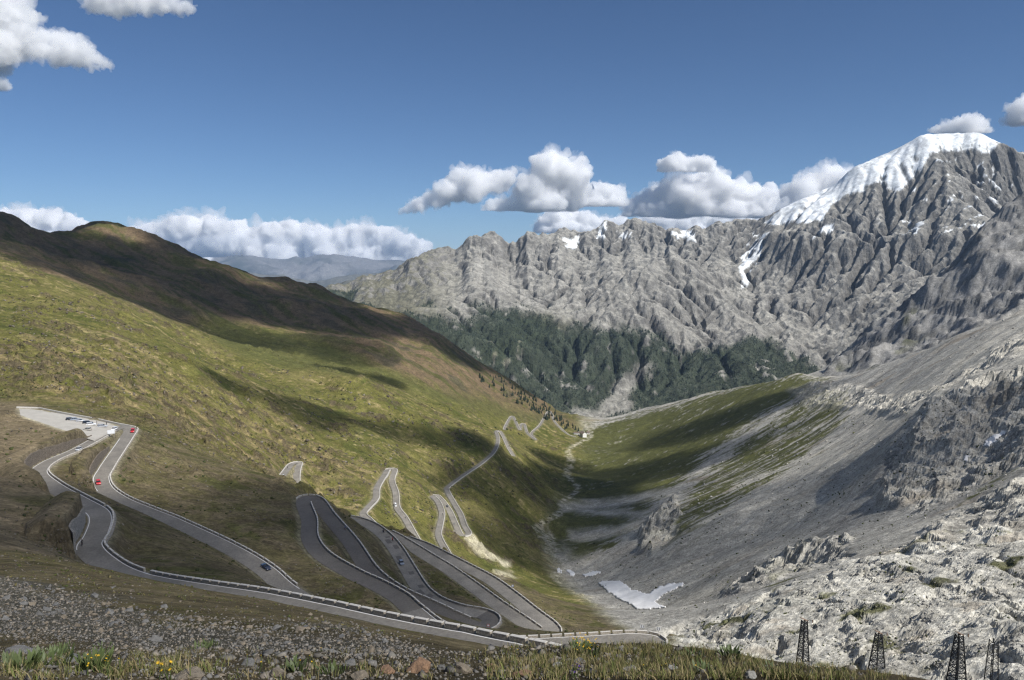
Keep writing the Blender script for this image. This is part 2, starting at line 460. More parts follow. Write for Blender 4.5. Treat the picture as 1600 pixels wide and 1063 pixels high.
# valley line divides the green side from the limestone side
vx = np.interp(PY, [640, 672, 740, 790, 840, 890, 930, 985, 1000, 1063], [915, 915, 900, 872, 858, 868, 905, 985, 1045, 1060])
right = sstep(-25, 25, QX - vx) * sstep(60, 110, D)
spur = poly_mask(QX, QY, [(1280,590),(1330,545),(1450,435),(1540,345),(1620,290),(1900,100),(1900,440),(1600,492),(1500,522),(1400,562),(1300,592)], 5) * sstep(1900, 2050, D)
bowl = poly_mask(QX, QY, [(-300,200),(-300,420),(0,402),(100,440),(200,476),(280,505),(340,500),(420,510),(520,540),(590,570),(660,600),(760,640),(860,660),(900,665),(790,570),(560,440),(420,400),(300,380),(160,300)], 10) * sstep(1150, 1350, D)
hump = poly_mask(QX, QY, [(1010,1010),(1070,978),(1150,940),(1250,900),(1350,866),(1450,842),(1530,832),(1700,840),(1900,800),(1900,1200),(1000,1200)], 8) * sstep(110, 140, D) * (1 - sstep(310, 340, D))
crag = np.maximum.reduce([poly_mask(QX, QY, [(1005,862),(1000,825),(1030,795),(1055,775),(1062,800),(1050,840),(1020,865)], 6) * sstep(500, 600, D),
    poly_mask(QX, QY, [(1370,780),(1380,720),(1415,680),(1440,640),(1490,605),(1560,590),(1700,560),(1900,500),(1900,690),(1600,730),(1500,770),(1440,800),(1390,800)], 8) * sstep(400, 470, D) * (1 - sstep(760, 860, D)),
    poly_mask(QX, QY, [(1430,850),(1470,810),(1540,775),(1600,755),(1900,700),(1900,800),(1600,845),(1500,870)], 8) * sstep(250, 290, D) * (1 - sstep(460, 520, D)),
    poly_mask(QX, QY, [(1130,930),(1180,890),(1260,850),(1330,840),(1320,880),(1240,905),(1160,945)], 7) * sstep(320, 350, D) * (1 - sstep(520, 560, D)),
    poly_mask(QX, QY, [(1230,610),(1290,592),(1400,620),(1480,600),(1560,540),(1620,520),(1620,545),(1520,600),(1420,650),(1330,640),(1260,640)], 6) * 0.5 * sstep(800, 900, D)])
outc = sstep(0.10, 0.30, fbm(X / 62 + 31, Y / 48, 6, 9, gain=.6)) * (1 - right) * sstep(330, 420, D) * (1 - bowl)
rocky = poly_mask(QX, QY, [(-50,520),(150,530),(330,600),(470,660),(590,760),(480,760),(330,720),(215,655),(100,625),(-50,610)], 26) * sstep(400, 450, D)
outc = np.maximum(outc, rocky * sstep(.02, .2, fbm(X / 24, Y / 19, 5, 12, gain=.62)))
outc2 = sstep(0.12, 0.4, fbm(X / 26 + 3, Y / 26, 5, 19)) * (1 - right) * sstep(180, 230, D) * (1 - sstep(500, 640, D)) * (0.25 + 0.75 * poly_mask(PX, PY, [(225,720),(400,700),(480,770),(470,800),(380,790),(300,770)], 18))

# relief
amp = np.clip((D - 60) / 300, 0, 1)
Z0 = Z.copy()
SA = np.where(right > .5, X * .88 + Y * .47, X * .88 - Y * .47); SB = np.where(right > .5, -X * .47 + Y * .88, X * .47 + Y * .88)
gul = ridged(SA / 520 + .3 * fbm(X / 200, Y / 200, 3, 41), SB / 95 + .5 * fbm(X / 160, Y / 160, 3, 42), 5, 21)
dz = fbm(X / 90, Y / 90, 6, 1) * (4.0 - 2.2 * right) * amp * np.clip(D / 900, .35, 1.6)
dz += (0.45 - gul) * 9.0 * sstep(420, 700, D) * (1 - spur) * (0.6 + 0.5 * bowl)
dz += bowl * on(bowl, lambda x, y: ridged(x / 420, y / 420, 6, 51) - .4, X, Y) * 46 * sstep(1300, 1700, D)
dz += spur * on(spur, lambda x, y: (ridged(x / 330, y / 330, 7, 61, gain=.52) - .45) * 85 + (ridged(x / 60, y / 60, 4, 63, gain=.6) - .4) * 15, X, Y)
dz += outc * on(outc, lambda x, y: ridged(x / 30, y / 30, 5, 71, gain=.6) * 10.0 - 2, X, Y)
dz += outc2 * on(outc2, lambda x, y: ridged(x / 16, y / 16, 5, 75) * 3.6 - .6, X, Y)
dz += crag * on(crag, lambda x, y: ridged(x / 75, y / 75, 4, 81) - .42, X, Y) * np.clip(D / 28, 8, 26)
dz += crag * on(crag, lambda x, y: (ridged(x / 24, y / 24, 4, 83, gain=.6) - .4) * 7 + (ridged(x / 8, y / 8, 3, 85) - .4) * 2, X, Y) * np.clip(D / 600, .5, 1.3)
dz += hump * on(hump, lambda x, y, w: fbm(x / 46, y / 40, 4, 91) * 6.5 + (ridged(x / 21 + .4 * w, y / 13 + .5 * x / 21, 5, 92, gain=.55) - .4) * 2.3 + (ridged(x / 6, y / 5, 4, 93, gain=.6) - .4) * 1.1 - 2.6 * np.clip(ridged(x / 15 + .3 * w, y / 30, 2, 94) - .72, 0, 1) / .28, X, Y, _wx)
fine = fbm(X / 7, Y / 7, 5, 7) * 0.55
dz += fine * sstep(3, 45, D) * (0.5 + hump + crag) + on(1 - sstep(25, 60, D), lambda x, y: fbm(x / 1.1, y / 1.1, 5, 8), X, Y) * 0.10 * (1 - sstep(25, 60, D))
rough_r = right * (1 - hump) * (1 - crag) * sstep(300, 420, D)
dz += rough_r * on(rough_r, lambda x, y: ridged(x / 300, y / 44, 5, 95) - .45, SA, SB) * 1.9 * np.clip(D / 800, .5, 1.8)

dz += np.maximum(hump, crag) * (terrace(Z + dz, 5.5, .75) - (Z + dz)) * .4 * sstep(110, 140, D) + spur * (terrace(Z + dz + .4 * X, 30, .7) - (Z + dz + .4 * X)) * .3
# distance of every ground vertex to the nearest road centre line
RD = np.full(D.shape, 99.0); RH = np.zeros(D.shape); RWID = np.full(D.shape, 3.0); RI = np.full(D.shape, -1.0); RS = np.zeros(D.shape)
for nm, ((rp, rn, ri), hw) in ROADS.items():
    for q, q_n, q_i in zip(rp, rn, ri):
        rad = 16.0
        u = q[0] / q[1]; l = math.log(q[1]); dl = rad / q[1]
        c0, c1 = np.searchsorted(LU, [u - dl, u + dl]); r0, r1 = np.searchsorted(LL, [l - dl, l + dl])
        if c1 <= c0 or r1 <= r0: continue
        s = (slice(r0, r1), slice(c0, c1))
        dd = np.hypot(X[s] - q[0], Y[s] - q[1])
        m = dd < RD[s]
        RD[s] = np.where(m, dd, RD[s]); RH[s] = np.where(m, q[2], RH[s]); RWID[s] = np.where(m, hw, RWID[s])
        if nm == 'main':
            RI[s] = np.where(m, q_i, RI[s]); RS[s] = np.where(m, (X[s] - q[0]) * q_n[0] + (Y[s] - q[1]) * q_n[1], RS[s])
nz = Z + dz * sstep(3.5, 16, RD)
walled = np.zeros(D.shape)                                   # ground held back by the retaining walls above the road
for i0, i1, sd, hh in ((15.3, 20.4, -1, 4.6), (10.4, 13.7, -1, 6.0), (24.5, 28.4, 1, 3.6)):
    m = sstep(i0, i0 + .5, RI) * sstep(i1, i1 - .5, RI) * (RS * sd > 0)
    nz += m * hh * (1 - sstep(7, 16, RD)); walled = np.maximum(walled, m)
gap = np.abs(nz - RH)
cell = np.clip(D * 0.0032, 0.3, 6)
w_in = RWID + np.where(walled > .3, .9, .75) + np.clip(cell - 0.8, 0, 1.2)
k = sstep(0, 1, (RD - w_in) / np.where(walled > .3, 1.0, np.clip(1.2 + gap * 0.95, 2.0, 9.5)))
Z = np.where(RD < 16, (RH - 0.16 - 0.25 * np.clip(cell - .8, 0, 2)) * (1 - k) + nz * k, nz)

# the gravel car park is levelled
lot_xy = [(p[0], p[1]) for p in lot_w]
A_ = np.stack([np.ones(len(lot_w)), lot_w[:, 0], lot_w[:, 1]], 1); lot_c = np.linalg.lstsq(A_, lot_z, rcond=None)[0]
def lot_h(x, y): return lot_c[0] + lot_c[1] * x + lot_c[2] * y
_sel = (D > 300) & (D < 440) & (UU < -0.4)
lm = np.zeros(D.shape); lm[_sel] = poly_mask(X[_sel], Y[_sel], lot_xy, 3.0)
Z = np.where(RD > 4.6, Z * (1 - lm) + lm * lot_h(X, Y), Z)

def ground_z(x, y):
    """height of the finished ground under a point"""
    u = np.asarray(x) / np.asarray(y); l = np.log(y)
    fu = np.clip(np.interp(u, LU, np.arange(len(LU))), 0, len(LU) - 1.001); fl = np.clip(np.interp(l, LL, np.arange(len(LL))), 0, len(LL) - 1.001)
    i = fu.astype(int) if hasattr(fu, 'astype') else int(fu); j = fl.astype(int) if hasattr(fl, 'astype') else int(fl)
    a = fu - i; b = fl - j
    return (Z[j, i] * (1 - a) + Z[j, i + 1] * a) * (1 - b) + (Z[j + 1, i] * (1 - a) + Z[j + 1, i + 1] * a) * b

# ------------------------------------------------------------------ what the ground is made of
def mixc(c, col, m): return c * (1 - m[..., None]) + np.array(col) * m[..., None]
gy_, gx_ = np.gradient(Z); 
dxm = np.gradient(X, axis=1); dym = np.gradient(Y, axis=0)
slope = np.hypot(gx_ / np.maximum(dxm, 1e-3), gy_ / np.maximum(dym, 1e-3))
PX, PY = project(X, Y, Z)
n_big = fbm(X / 160, Y / 160, 5, 101); n_mid = fbm(X / 38, Y / 38, 6, 111, gain=.6); n_small = fbm(X / 9, Y / 9, 6, 121, gain=.62)
streak = fbm(SA / 210, SB / 28, 6, 131, gain=.62); streak2 = fbm(SA / 90 + 7, SB / 12, 5, 141, gain=.62)
C = np.empty(D.shape + (3,)); C[:] = (0.108, 0.106, 0.037)
C = mixc(C, (0.070, 0.078, 0.025), sstep(0.0, 0.3, n_mid + .4 * n_big))
C = mixc(C, (0.152, 0.136, 0.062), sstep(0.02, 0.3, n_small * .6 - n_big * .5))
C = mixc(C, (0.27, 0.22, 0.135), sstep(0.16, 0.36, streak * .8 + .6 * n_small) * sstep(380, 500, D) * .75)
C = mixc(C, (0.30, 0.25, 0.16), sstep(0.26, 0.42, streak2 * .7 + .5 * n_small) * sstep(450, 600, D) * .7)
C = mixc(C, (0.17, 0.135, 0.09), poly_mask(QX, QY, [(0,560),(200,570),(420,680),(560,760),(420,750),(230,700),(200,655),(0,625)], 30) * sstep(400, 450, D) * sstep(-.2, .25, n_small + .5 * n_mid) * .7)
C = mixc(C, (0.24, 0.19, 0.115), rocky * sstep(.05, .3, fbm(SA / 60, SB / 14, 5, 13, gain=.6)) * .8)
C = mixc(C, (0.085, 0.07, 0.052), outc * sstep(-.25, .05, n_small) * .95)
C = mixc(C, (0.125, 0.105, 0.078), outc2 * .9)
# thin turf and stony soil round the bends
nearz = sstep(95, 125, D) * (1 - sstep(380, 470, D)) * (1 - right)
C = mixc(C, (0.135, 0.112, 0.08), nearz * (0.6 + .4 * sstep(-.15, .2, n_small + .5 * n_mid)))
C = mixc(C, (0.078, 0.082, 0.03), nearz * sstep(.1, .3, n_mid - .3 * n_small) * .8)
brown = poly_mask(QX, QY, [(-300,560),(0,622),(60,638),(110,678),(140,690),(60,705),(40,740),(90,795),(135,800),(140,870),(0,870),(-300,880)], 7) * sstep(100, 125, D) * (1 - sstep(430, 470, D))
C = mixc(C, (0.20, 0.162, 0.122), brown * (.75 + .25 * sstep(-.2, .2, n_small)))
C = mixc(C, (0.095, 0.092, 0.04), brown * sstep(.05, .3, n_mid) * poly_mask(QX, QY, [(-300,775),(110,775),(140,870),(0,870),(-300,870)], 20) * .75)
# bowl and ridge
C = mixc(C, (0.155, 0.115, 0.084), bowl * sstep(-.22, .12, n_mid * .6 + streak * .6 + .10))
C = mixc(C, (0.075, 0.07, 0.055), bowl * sstep(.05, .3, on(bowl, lambda x, y: fbm(x / 110, y / 110, 6, 151), X, Y)) * .8)
C = mixc(C, (0.082, 0.085, 0.036), bowl * sstep(.02, .18, -streak + .3 * n_big) * .85)
gb = poly_mask(QX, QY, [(330,500),(420,520),(520,545),(650,590),(860,660),(760,650),(600,600),(440,585),(340,550)], 14)
C = mixc(C, (0.085, 0.09, 0.036), gb * sstep(1150, 1300, D) * .8)
# limestone side
lime = np.empty_like(C); lime[:] = (0.345, 0.328, 0.298)
lime = mixc(lime, (0.265, 0.25, 0.228), sstep(-.05, .3, streak + .3 * n_mid))
lime = mixc(lime, (0.42, 0.395, 0.35), sstep(.0, .35, n_big + .4 * streak2))
lime = mixc(lime, (0.27, 0.225, 0.175), sstep(.18, .4, on(right, lambda x, y: fbm(x / 130, y / 60, 5, 161), X, Y)) * .7)
greenr = np.maximum.reduce([
    poly_mask(QX, QY, [(900,672),(960,652),(1060,628),(1110,610),(1250,580),(1300,592),(1240,625),(1180,660),(1130,700),(1060,760),(1010,800),(960,850),(900,880),(860,870),(850,800)], 22) * .95,
    poly_mask(QX, QY, [(1060,800),(1150,740),(1250,690),(1290,700),(1210,750),(1100,810)], 14) * .7,
    poly_mask(QX, QY, [(1180,890),(1250,850),(1300,845),(1270,890),(1200,930)], 14) * .75,
    poly_mask(QX, QY, [(1180,945),(1270,925),(1290,940),(1230,965),(1180,965)], 10) * .8,
    poly_mask(QX, QY, [(1370,580),(1420,550),(1300,570),(1290,592)], 8) * .5, poly_mask(QX, QY, [(1000,850),(1060,770),(1150,690),(1260,600),(1340,612),(1310,680),(1200,750),(1110,830),(1040,870)], 26) * .72, np.full(D.shape, .22)])
gpat = sstep(.42, .62, greenr * .75 + .5 * streak2 + .35 * streak + .28 * n_small + .06)
lime = mixc(lime, (0.088, 0.09, 0.032), gpat * (1 - .8 * crag) * sstep(110, 130, D))
lime = mixc(lime, (0.47, 0.45, 0.405), crag * .2 + hump * .85)
lime = mixc(lime, (0.37, 0.32, 0.26), hump * sstep(.15, .4, on(hump, lambda x, y: fbm(x / 30, y / 12, 5, 171), X, Y)) * .65)
lime = mixc(lime, (0.09, 0.092, 0.035), hump * sstep(.24, .36, on(hump, lambda x, y: fbm(x / 22, y / 15, 5, 181), X, Y) + .10 * n_small) * .9)
lime = mixc(lime, (0.165, 0.155, 0.14), (crag * .7 + hump * .3) * sstep(.1, .4, on(hump + crag, lambda x, y: fbm(x / 13, y / 13, 6, 191, gain=.65), X, Y)))
lit_band = poly_mask(QX, QY, [(1140,775),(1300,690),(1420,612),(1520,535),(1620,485),(1620,560),(1500,612),(1400,662),(1250,745)], 16)  # pale tan scree strip; its sunlit brightness is also painted into the colour
lime = mixc(lime, (0.47, 0.44, 0.385), lit_band * (1 - gpat) * .8)
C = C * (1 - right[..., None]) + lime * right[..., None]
# stream bed of pale stones
sx = np.interp(PY, [680, 740, 790, 840, 890, 920], [905, 898, 872, 858, 868, 890])
sx = sx + 14 * np.sin(PY / 17) + 7 * np.sin(PY / 6.3)
bed = (1 - sstep(2 + 3 * sstep(770, 830, PY), 7 + 8 * sstep(770, 830, PY), np.abs(QX - sx))) * sstep(700, 800, D) * (1 - sstep(2200, 2300, D)) * sstep(-.12, .12, n_small)
C = mixc(C, (0.38, 0.355, 0.31), bed * .9)
fans = np.maximum.reduce([poly_mask(QX, QY, [(872,786),(960,779),(1050,764),(1060,772),(960,795),(880,800)], 6),
    poly_mask(QX, QY, [(878,788),(930,797),(1010,798),(1030,792),(1030,804),(960,810),(900,802)], 5), poly_mask(QX, QY, [(885,832),(950,823),(1005,806),(1015,816),(950,840),(895,846)], 6),
    poly_mask(QX, QY, [(722,838),(735,840),(760,862),(800,882),(790,890),(745,868)], 4), poly_mask(QX, QY, [(770,895),(800,895),(805,905),(780,905)], 4) * .8,
    poly_mask(QX, QY, [(850,905),(880,850),(900,870),(1000,868),(1130,800),(1300,700),(1400,610),(1450,600),(1350,760),(1200,880),(1080,960),(980,930),(900,925)], 14) * .75 * right])
C = mixc(C, (0.40, 0.375, 0.33), fans * (.75 + .25 * sstep(-.2, .2, n_mid)))
# dark shale of the far spur
C = mixc(C, (0.235, 0.228, 0.222), spur)
C = mixc(C, (0.15, 0.146, 0.14), spur * sstep(-.05, .25, on(spur, lambda x, y: fbm(x / 90, y / 90, 6, 201, gain=.62), X, Y)))
C = mixc(C, (0.10, 0.105, 0.05), spur * sstep(.1, .3, on(spur, lambda x, y: fbm(x / 160, y / 160, 5, 211), X, Y)) * poly_mask(PX, PY, [(1280,590),(1330,545),(1440,470),(1440,530),(1340,590)], 14) * .7)
# scree and turf near the viewpoint
fg = 1 - sstep(100, 122, D)
scree = poly_mask(QX, QY, [(-300,880),(0,905),(100,925),(220,960),(350,975),(560,975),(640,1000),(620,1020),(400,1018),(250,1012),(100,1000),(0,985),(-300,985)], 10) * sstep(9, 13, D) * fg
fgc = np.empty_like(C); fgc[:] = (0.145, 0.122, 0.082)
fgc = mixc(fgc, (0.105, 0.098, 0.04), sstep(-.05, .3, n_mid * .6 + .7 * n_small) * sstep(10, 30, D) * .85)
fgc = mixc(fgc, (0.135, 0.108, 0.072), sstep(.0, .3, on(fg, lambda x, y: fbm(x / 3, y / 3, 5, 221), X, Y)))
fgc = mixc(fgc, (0.128, 0.120, 0.108), np.maximum(scree, sstep(.25, .45, -n_mid + .2 * n_small) * sstep(30, 50, D) * .8))
C = C * (1 - fg[..., None]) + fgc * fg[..., None]
# car park and verges
C = mixc(C, (0.37, 0.345, 0.30), lm)
verge = (1 - sstep(RWID + .8, RWID + 3.2, RD))
C = mixc(C, (0.25, 0.235, 0.20), verge * .6)
bank = (RD < 14) * (RD > RWID + 1) * sstep(.75, 1.2, slope) * sstep(95, 120, D) * (1 - sstep(420, 500, D))
C = mixc(C, (0.13, 0.108, 0.085), bank * .85)

M_ground = terrain_mat('valley_ground', (0.05, 0.6), 0.3, 1.3, (0.78, 1.22), ((0.16, .88, 1.12), (0.45, .82, 1.18), (1.3, .78, 1.22)), .08)
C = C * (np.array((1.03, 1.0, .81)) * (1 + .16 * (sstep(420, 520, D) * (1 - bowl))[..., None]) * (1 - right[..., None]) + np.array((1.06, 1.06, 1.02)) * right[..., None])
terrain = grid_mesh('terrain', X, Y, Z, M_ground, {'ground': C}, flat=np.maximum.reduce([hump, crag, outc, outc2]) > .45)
tag(terrain, kind='structure')

# ------------------------------------------------------------------ the high massif across the main valley
def rivers(H, dx, dy, iters, k, m, up, base):
    """water gathers downhill and cuts valleys in proportion to the area it drains; ridges stay between"""
    R, C = H.shape; n = R * C; H = H.copy()
    ii = np.arange(n).reshape(R, C)
    nb = [(-1,-1),(-1,0),(-1,1),(0,-1),(0,1),(1,-1),(1,0),(1,1)]
    for it in range(iters):
        best = np.zeros((R, C)); rec = ii.copy(); dist = np.ones((R, C))
        Hp = np.pad(H, 1, 'edge'); 
        for a, c in nb:
            L = math.hypot(a * dy, c * dx)
            sl = (H - Hp[1 + a:R + 1 + a, 1 + c:C + 1 + c]) / L
            r_ = np.clip(np.arange(R) + a, 0, R - 1)[:, None] * C + np.clip(np.arange(C) + c, 0, C - 1)[None, :]
            q = sl > best
            best = np.where(q, sl, best); rec = np.where(q, r_, rec); dist = np.where(q, L, dist)
        rec[0, :] = ii[0, :]
        h = H.ravel(); order = np.argsort(h, kind='stable'); rc = rec.ravel().tolist(); ordl = order.tolist()
        A = [dx * dy] * n
        for q in reversed(ordl):
            r = rc[q]
            if r != q: A[r] += A[q]
        F = (k * np.power(np.array(A), m) / dist.ravel()).tolist(); hl = h.tolist()
        for q in ordl:
            r = rc[q]
            if r != q: f = F[q]; hl[q] = (hl[q] + f * hl[r]) / (1 + f)
        H = np.array(hl).reshape(R, C)
        H += up * (base - H)
        Hq = np.pad(H, 1, "edge"); H += .02 * (Hq[:-2, 1:-1] + Hq[2:, 1:-1] + Hq[1:-1, :-2] + Hq[1:-1, 2:] - 4 * H)
    return H, np.array(A).reshape(R, C)

MC = []
def madd(*p): MC.extend(p)
madd((300,470,7600),(400,470,7600),(480,465,7600),(530,445,7600),(600,425,7500),(680,390,7500),(740,380,7600),(770,365,7600),(800,375,7900),(830,370,8000),(880,362,8200),(930,360,8200),(985,345,8200),(1040,362,8200),(1100,360,8100),(1140,345,7800),
     (1180,350,7500),(1230,320,7300),(1300,290,7150),(1330,262,7100),(1400,232,7000),(1440,210,6950),(1530,207,6850),(1560,222,6850),(1600,240,6900),(1750,230,7000),(1950,300,7000))
for q in list(MC): madd((q[0], q[1] + 45, q[2] * 1.1), (q[0], q[1] + 110, q[2] * 1.3))
madd((300,480,5600),(400,490,5300),(520,465,6000),(590,462,5600),(560,490,5100),(640,450,6300),(700,430,6500),(660,490,5500),(760,430,6700),(720,470,5900),(800,430,6900),(860,430,6900),(700,540,5100),(760,520,5500),(820,490,6000),(760,580,4800),(840,560,5100),(840,630,4700),
     (900,420,7000),(950,400,7400),(900,480,6000),(900,540,5400),(900,600,4950),(920,645,4700),(960,655,4650),(1000,440,6100),(1000,400,7100),(1050,420,6600),(1000,500,5500),(1000,560,5150),(1000,620,4850),(1060,480,5900),(1060,560,5200),(1060,620,4800),
     (1100,420,6800),(1120,480,6100),(1120,540,5500),(1150,400,7000),(1160,450,6400),(1200,400,6700),(1200,480,5900),(1180,540,5350),(1150,600,4800),(1230,560,5000),(1260,590,4700),(1250,440,6250),(1250,500,5600),
     (1300,340,6700),(1300,400,6250),(1300,460,5800),(1300,520,5300),(1300,570,4800),(1350,330,6650),(1370,420,6000),(1360,490,5300),(1420,290,6650),(1420,360,6250),(1420,430,5700),(1500,260,6650),(1500,330,6200),(1500,400,5700),(1580,300,6500),(1600,380,5900),(1750,330,6300),(1750,450,5500),(1950,400,6200),(1950,500,5500),
     (300,540,4300),(500,560,4300),(700,640,4200),(900,690,4200),(1100,680,4200),(1300,640,4200),(1500,560,4300),(1800,560,4300))
mp = np.array(MC, float); mu, mt = ray(mp[:, 0], mp[:, 1])
mx = mu * mp[:, 2]; mz = mt * mp[:, 2]
mass = RBF(mx / 1000, mp[:, 2] / 1000, mz, c=0.12, lam=2e-3)
gxm = np.linspace(-3300, 6100, 660); gym = np.linspace(4150, 9000, 342)
XM, YM = np.meshgrid(gxm, gym)
wx = fbm(XM / 900, YM / 900, 4, 301) * 260; wy = fbm(XM / 900, YM / 900, 4, 302) * 260
cxs, cys = np.linspace(-3300, 6100, 240), np.linspace(4150, 9000, 130)
ZM = upsample(mass(*[a / 1000 for a in np.meshgrid(cxs, cys)]), cxs, cys, gxm, gym)
hi = sstep(-900, 300, ZM)
b_px, b_py = project(XM, YM, ZM)
cap = poly_mask(b_px, b_py, [(1190,360),(1230,315),(1300,270),(1400,215),(1440,190),(1545,185),(1570,225),(1540,250),(1460,250),(1420,300),(1350,300),(1300,330),(1240,360)], 14)
cap = np.maximum(cap, cap * 0 + sstep(6900, 7300, YM) * sstep(5200, 4200, XM) * sstep(900, 1500, XM) * sstep(700, 1000, ZM)) * .85
ex, ey = np.linspace(-3300, 6100, 420), np.linspace(4150, 9000, 217)
XE, YE = np.meshgrid(ex, ey)
bE = upsample(ZM, gxm, gym, ex, ey); hE = upsample(hi, gxm, gym, ex, ey); wE = upsample(wx, gxm, gym, ex, ey)
tgt = bE + (ridged((XE + wE) / 1300, YE / 1600, 3, 311) - .45) * 260 * (.35 + .65 * hE) + fbm(XE / 260, YE / 260, 4, 313, gain=.6) * 60 + 110
HE, AE = rivers(tgt + fbm(XE / 90, YE / 90, 3, 312) * 50, ex[1] - ex[0], ey[1] - ey[0], 15, .055, .55, .07, tgt)
HU = upsample(HE, ex, ey, gxm, gym); FL = sstep(math.log(1.2e5), math.log(2.5e6), upsample(np.log(AE), ex, ey, gxm, gym))
ZM = ZM + (HU - ZM) * (1 - .72 * cap)
ZM += ((ridged(XM / 70, YM / 130, 3, 331, gain=.6) - .4) * 20 + fbm(XM / 36, YM / 36, 3, 333) * 6) * (1 - .85 * cap)
_s = ZM + .28 * XM + 70 * fbm(XM / 500, YM / 500, 3, 335)
ZM += (terrace(_s, 62, .7) - _s) * .2 * sstep(-500, 100, ZM) * (1 - cap)
SKY_T = [(q[0], q[1]) for q in MC[:27]]
for _ in range(2):
    MPX, MPY = project(XM, YM, ZM)
    bins = np.arange(200, 1900, 6.0); act = np.full(len(bins), 900.0)
    np.minimum.at(act, np.clip(np.round((MPX - 200) / 6).astype(int), 0, len(bins) - 1), MPY)
    want = np.interp(bins, [q[0] for q in SKY_T], [q[1] for q in SKY_T])
    jag = (fbm(bins / 26, bins * 0 + 3.3, 3, 381) * 15 - 4 * np.abs(fbm(bins / 11, bins * 0 + 8.1, 3, 382)) * 3 - 2) * sstep(1230, 1150, bins) + fbm(bins / 16, bins * 0 + 5.5, 3, 383) * 5 * sstep(1530, 1560, bins)
    dlt = np.convolve(np.pad(want + jag - act, 1, 'edge'), np.ones(3) / 3, 'valid')
    dd_ = np.interp(MPX, bins, dlt); a_ = np.interp(MPX, bins, act)
    ZM -= dd_ / F_PX * YM * sstep(150, 10, MPY - a_)
MPX, MPY = project(XM, YM, ZM)
gyy, gxx = np.gradient(ZM, gym, gxm); slm = np.hypot(gxx, gyy)
qx = MPX + fbm(XM / 260, YM / 260, 5, 341, gain=.6) * 20; qy = MPY + fbm(XM / 260, YM / 260, 5, 342, gain=.6) * 16
CM = np.empty(XM.shape + (3,)); CM[:] = (0.27, 0.257, 0.238)
nm1 = fbm(XM / 420, YM / 420, 6, 351, gain=.58); nm2 = fbm(XM / 120, YM / 120, 5, 352, gain=.6)
CM = mixc(CM, (0.185, 0.176, 0.165), sstep(.9, 1.7, slm + .5 * nm2))
CM = mixc(CM, (0.36, 0.342, 0.31), sstep(.95, .6, slm + .35 * nm1))
CM = mixc(CM, (0.34, 0.325, 0.295), FL * sstep(1.5, .8, slm) * .75)
CM = mixc(CM, (0.135, 0.128, 0.075), sstep(470, 440, qy) * sstep(840, 640, qx) * sstep(.0, .3, nm1 + .2) * .8 * 0 + sstep(760, 620, qx) * sstep(1.0, .6, slm) * .75)
CM = mixc(CM, (0.15, 0.145, 0.085), poly_mask(qx, qy, [(780,500),(840,490),(900,500),(860,530),(780,570),(740,560)], 14) * .7)
fvx = np.interp(MPX, [400, 560, 600, 700, 800, 850, 930, 1000, 1060, 1120, 1200, 1260, 1330], [460, 465, 492, 498, 478, 500, 505, 520, 545, 535, 520, 560, 600])
forest_m = sstep(-14, 16, qy - fvx - 46 * nm1 + 22 * FL) * sstep(.36, .22, nm2 * .75 + nm1 * .35 + .5 * np.clip(fbm(XM / 75, YM / 620, 4, 371), -.1, 1) + .5 * FL) * sstep(1400, 1290, qx)
forest_m *= 1 - .9 * poly_mask(qx, qy, [(870,655),(900,632),(935,640),(960,600),(1010,560),(1020,570),(985,620),(985,648),(930,660)], 8)
CM = mixc(CM, (0.038, 0.052, 0.03), forest_m * .9)
snow = np.maximum.reduce([
    poly_mask(qx * .6 + MPX * .4, qy * .6 + MPY * .4, [(1190,350),(1230,318),(1290,285),(1330,250),(1400,222),(1440,198),(1540,196),(1562,222),(1545,240),(1500,235),(1455,240),(1430,280),(1405,300),(1365,288),(1345,300),(1320,300),(1300,318),(1283,345),(1240,348)], 4),
    poly_mask(qx * .6 + MPX * .4, qy * .6 + MPY * .4, [(1160,385),(1178,362),(1205,365),(1190,392),(1178,425),(1168,450),(1160,450),(1156,420)], 4) * .9,
    poly_mask(qx, qy, [(1510,265),(1560,250),(1580,300),(1570,318),(1540,300)], 5) * .8 * sstep(-.1, .1, nm2),
    poly_mask(qx, qy, [(1280,352),(1302,350),(1298,364),(1272,376)], 3), poly_mask(qx, qy, [(925,370),(940,352),(950,350),(948,362),(930,378)], 3),
    poly_mask(qx, qy, [(880,372),(910,368),(905,385),(885,388)], 4), poly_mask(qx, qy, [(970,365),(985,362),(985,372),(972,374)], 3),
    poly_mask(qx, qy, [(1050,362),(1090,362),(1085,372),(1060,374)], 3)])
snow = np.maximum(snow, sstep(.2, .34, nm2 + .15 * nm1 - .25 * (slm - 1)) * sstep(390, 350, MPY) * sstep(1300, 1450, MPX) * .85)
snow = sstep(.35, .65, snow - .6 * sstep(1.15, 2.0, slm + .8 * nm2) + .15 * nm2)
CM = mixc(CM, (0.80, 0.82, 0.85), snow)
M_rock = terrain_mat('alpine_rock', (0.008, 0.04), 0.014, 34.0, (0.78, 1.22), ((0.03, .86, 1.14),), .08)
CM = CM * np.array((1.0, 1.0, .96))
massif = grid_mesh('mountain', XM, YM, ZM, M_rock, {'ground': CM}, flat=snow < .5)
tag(massif, kind='structure')

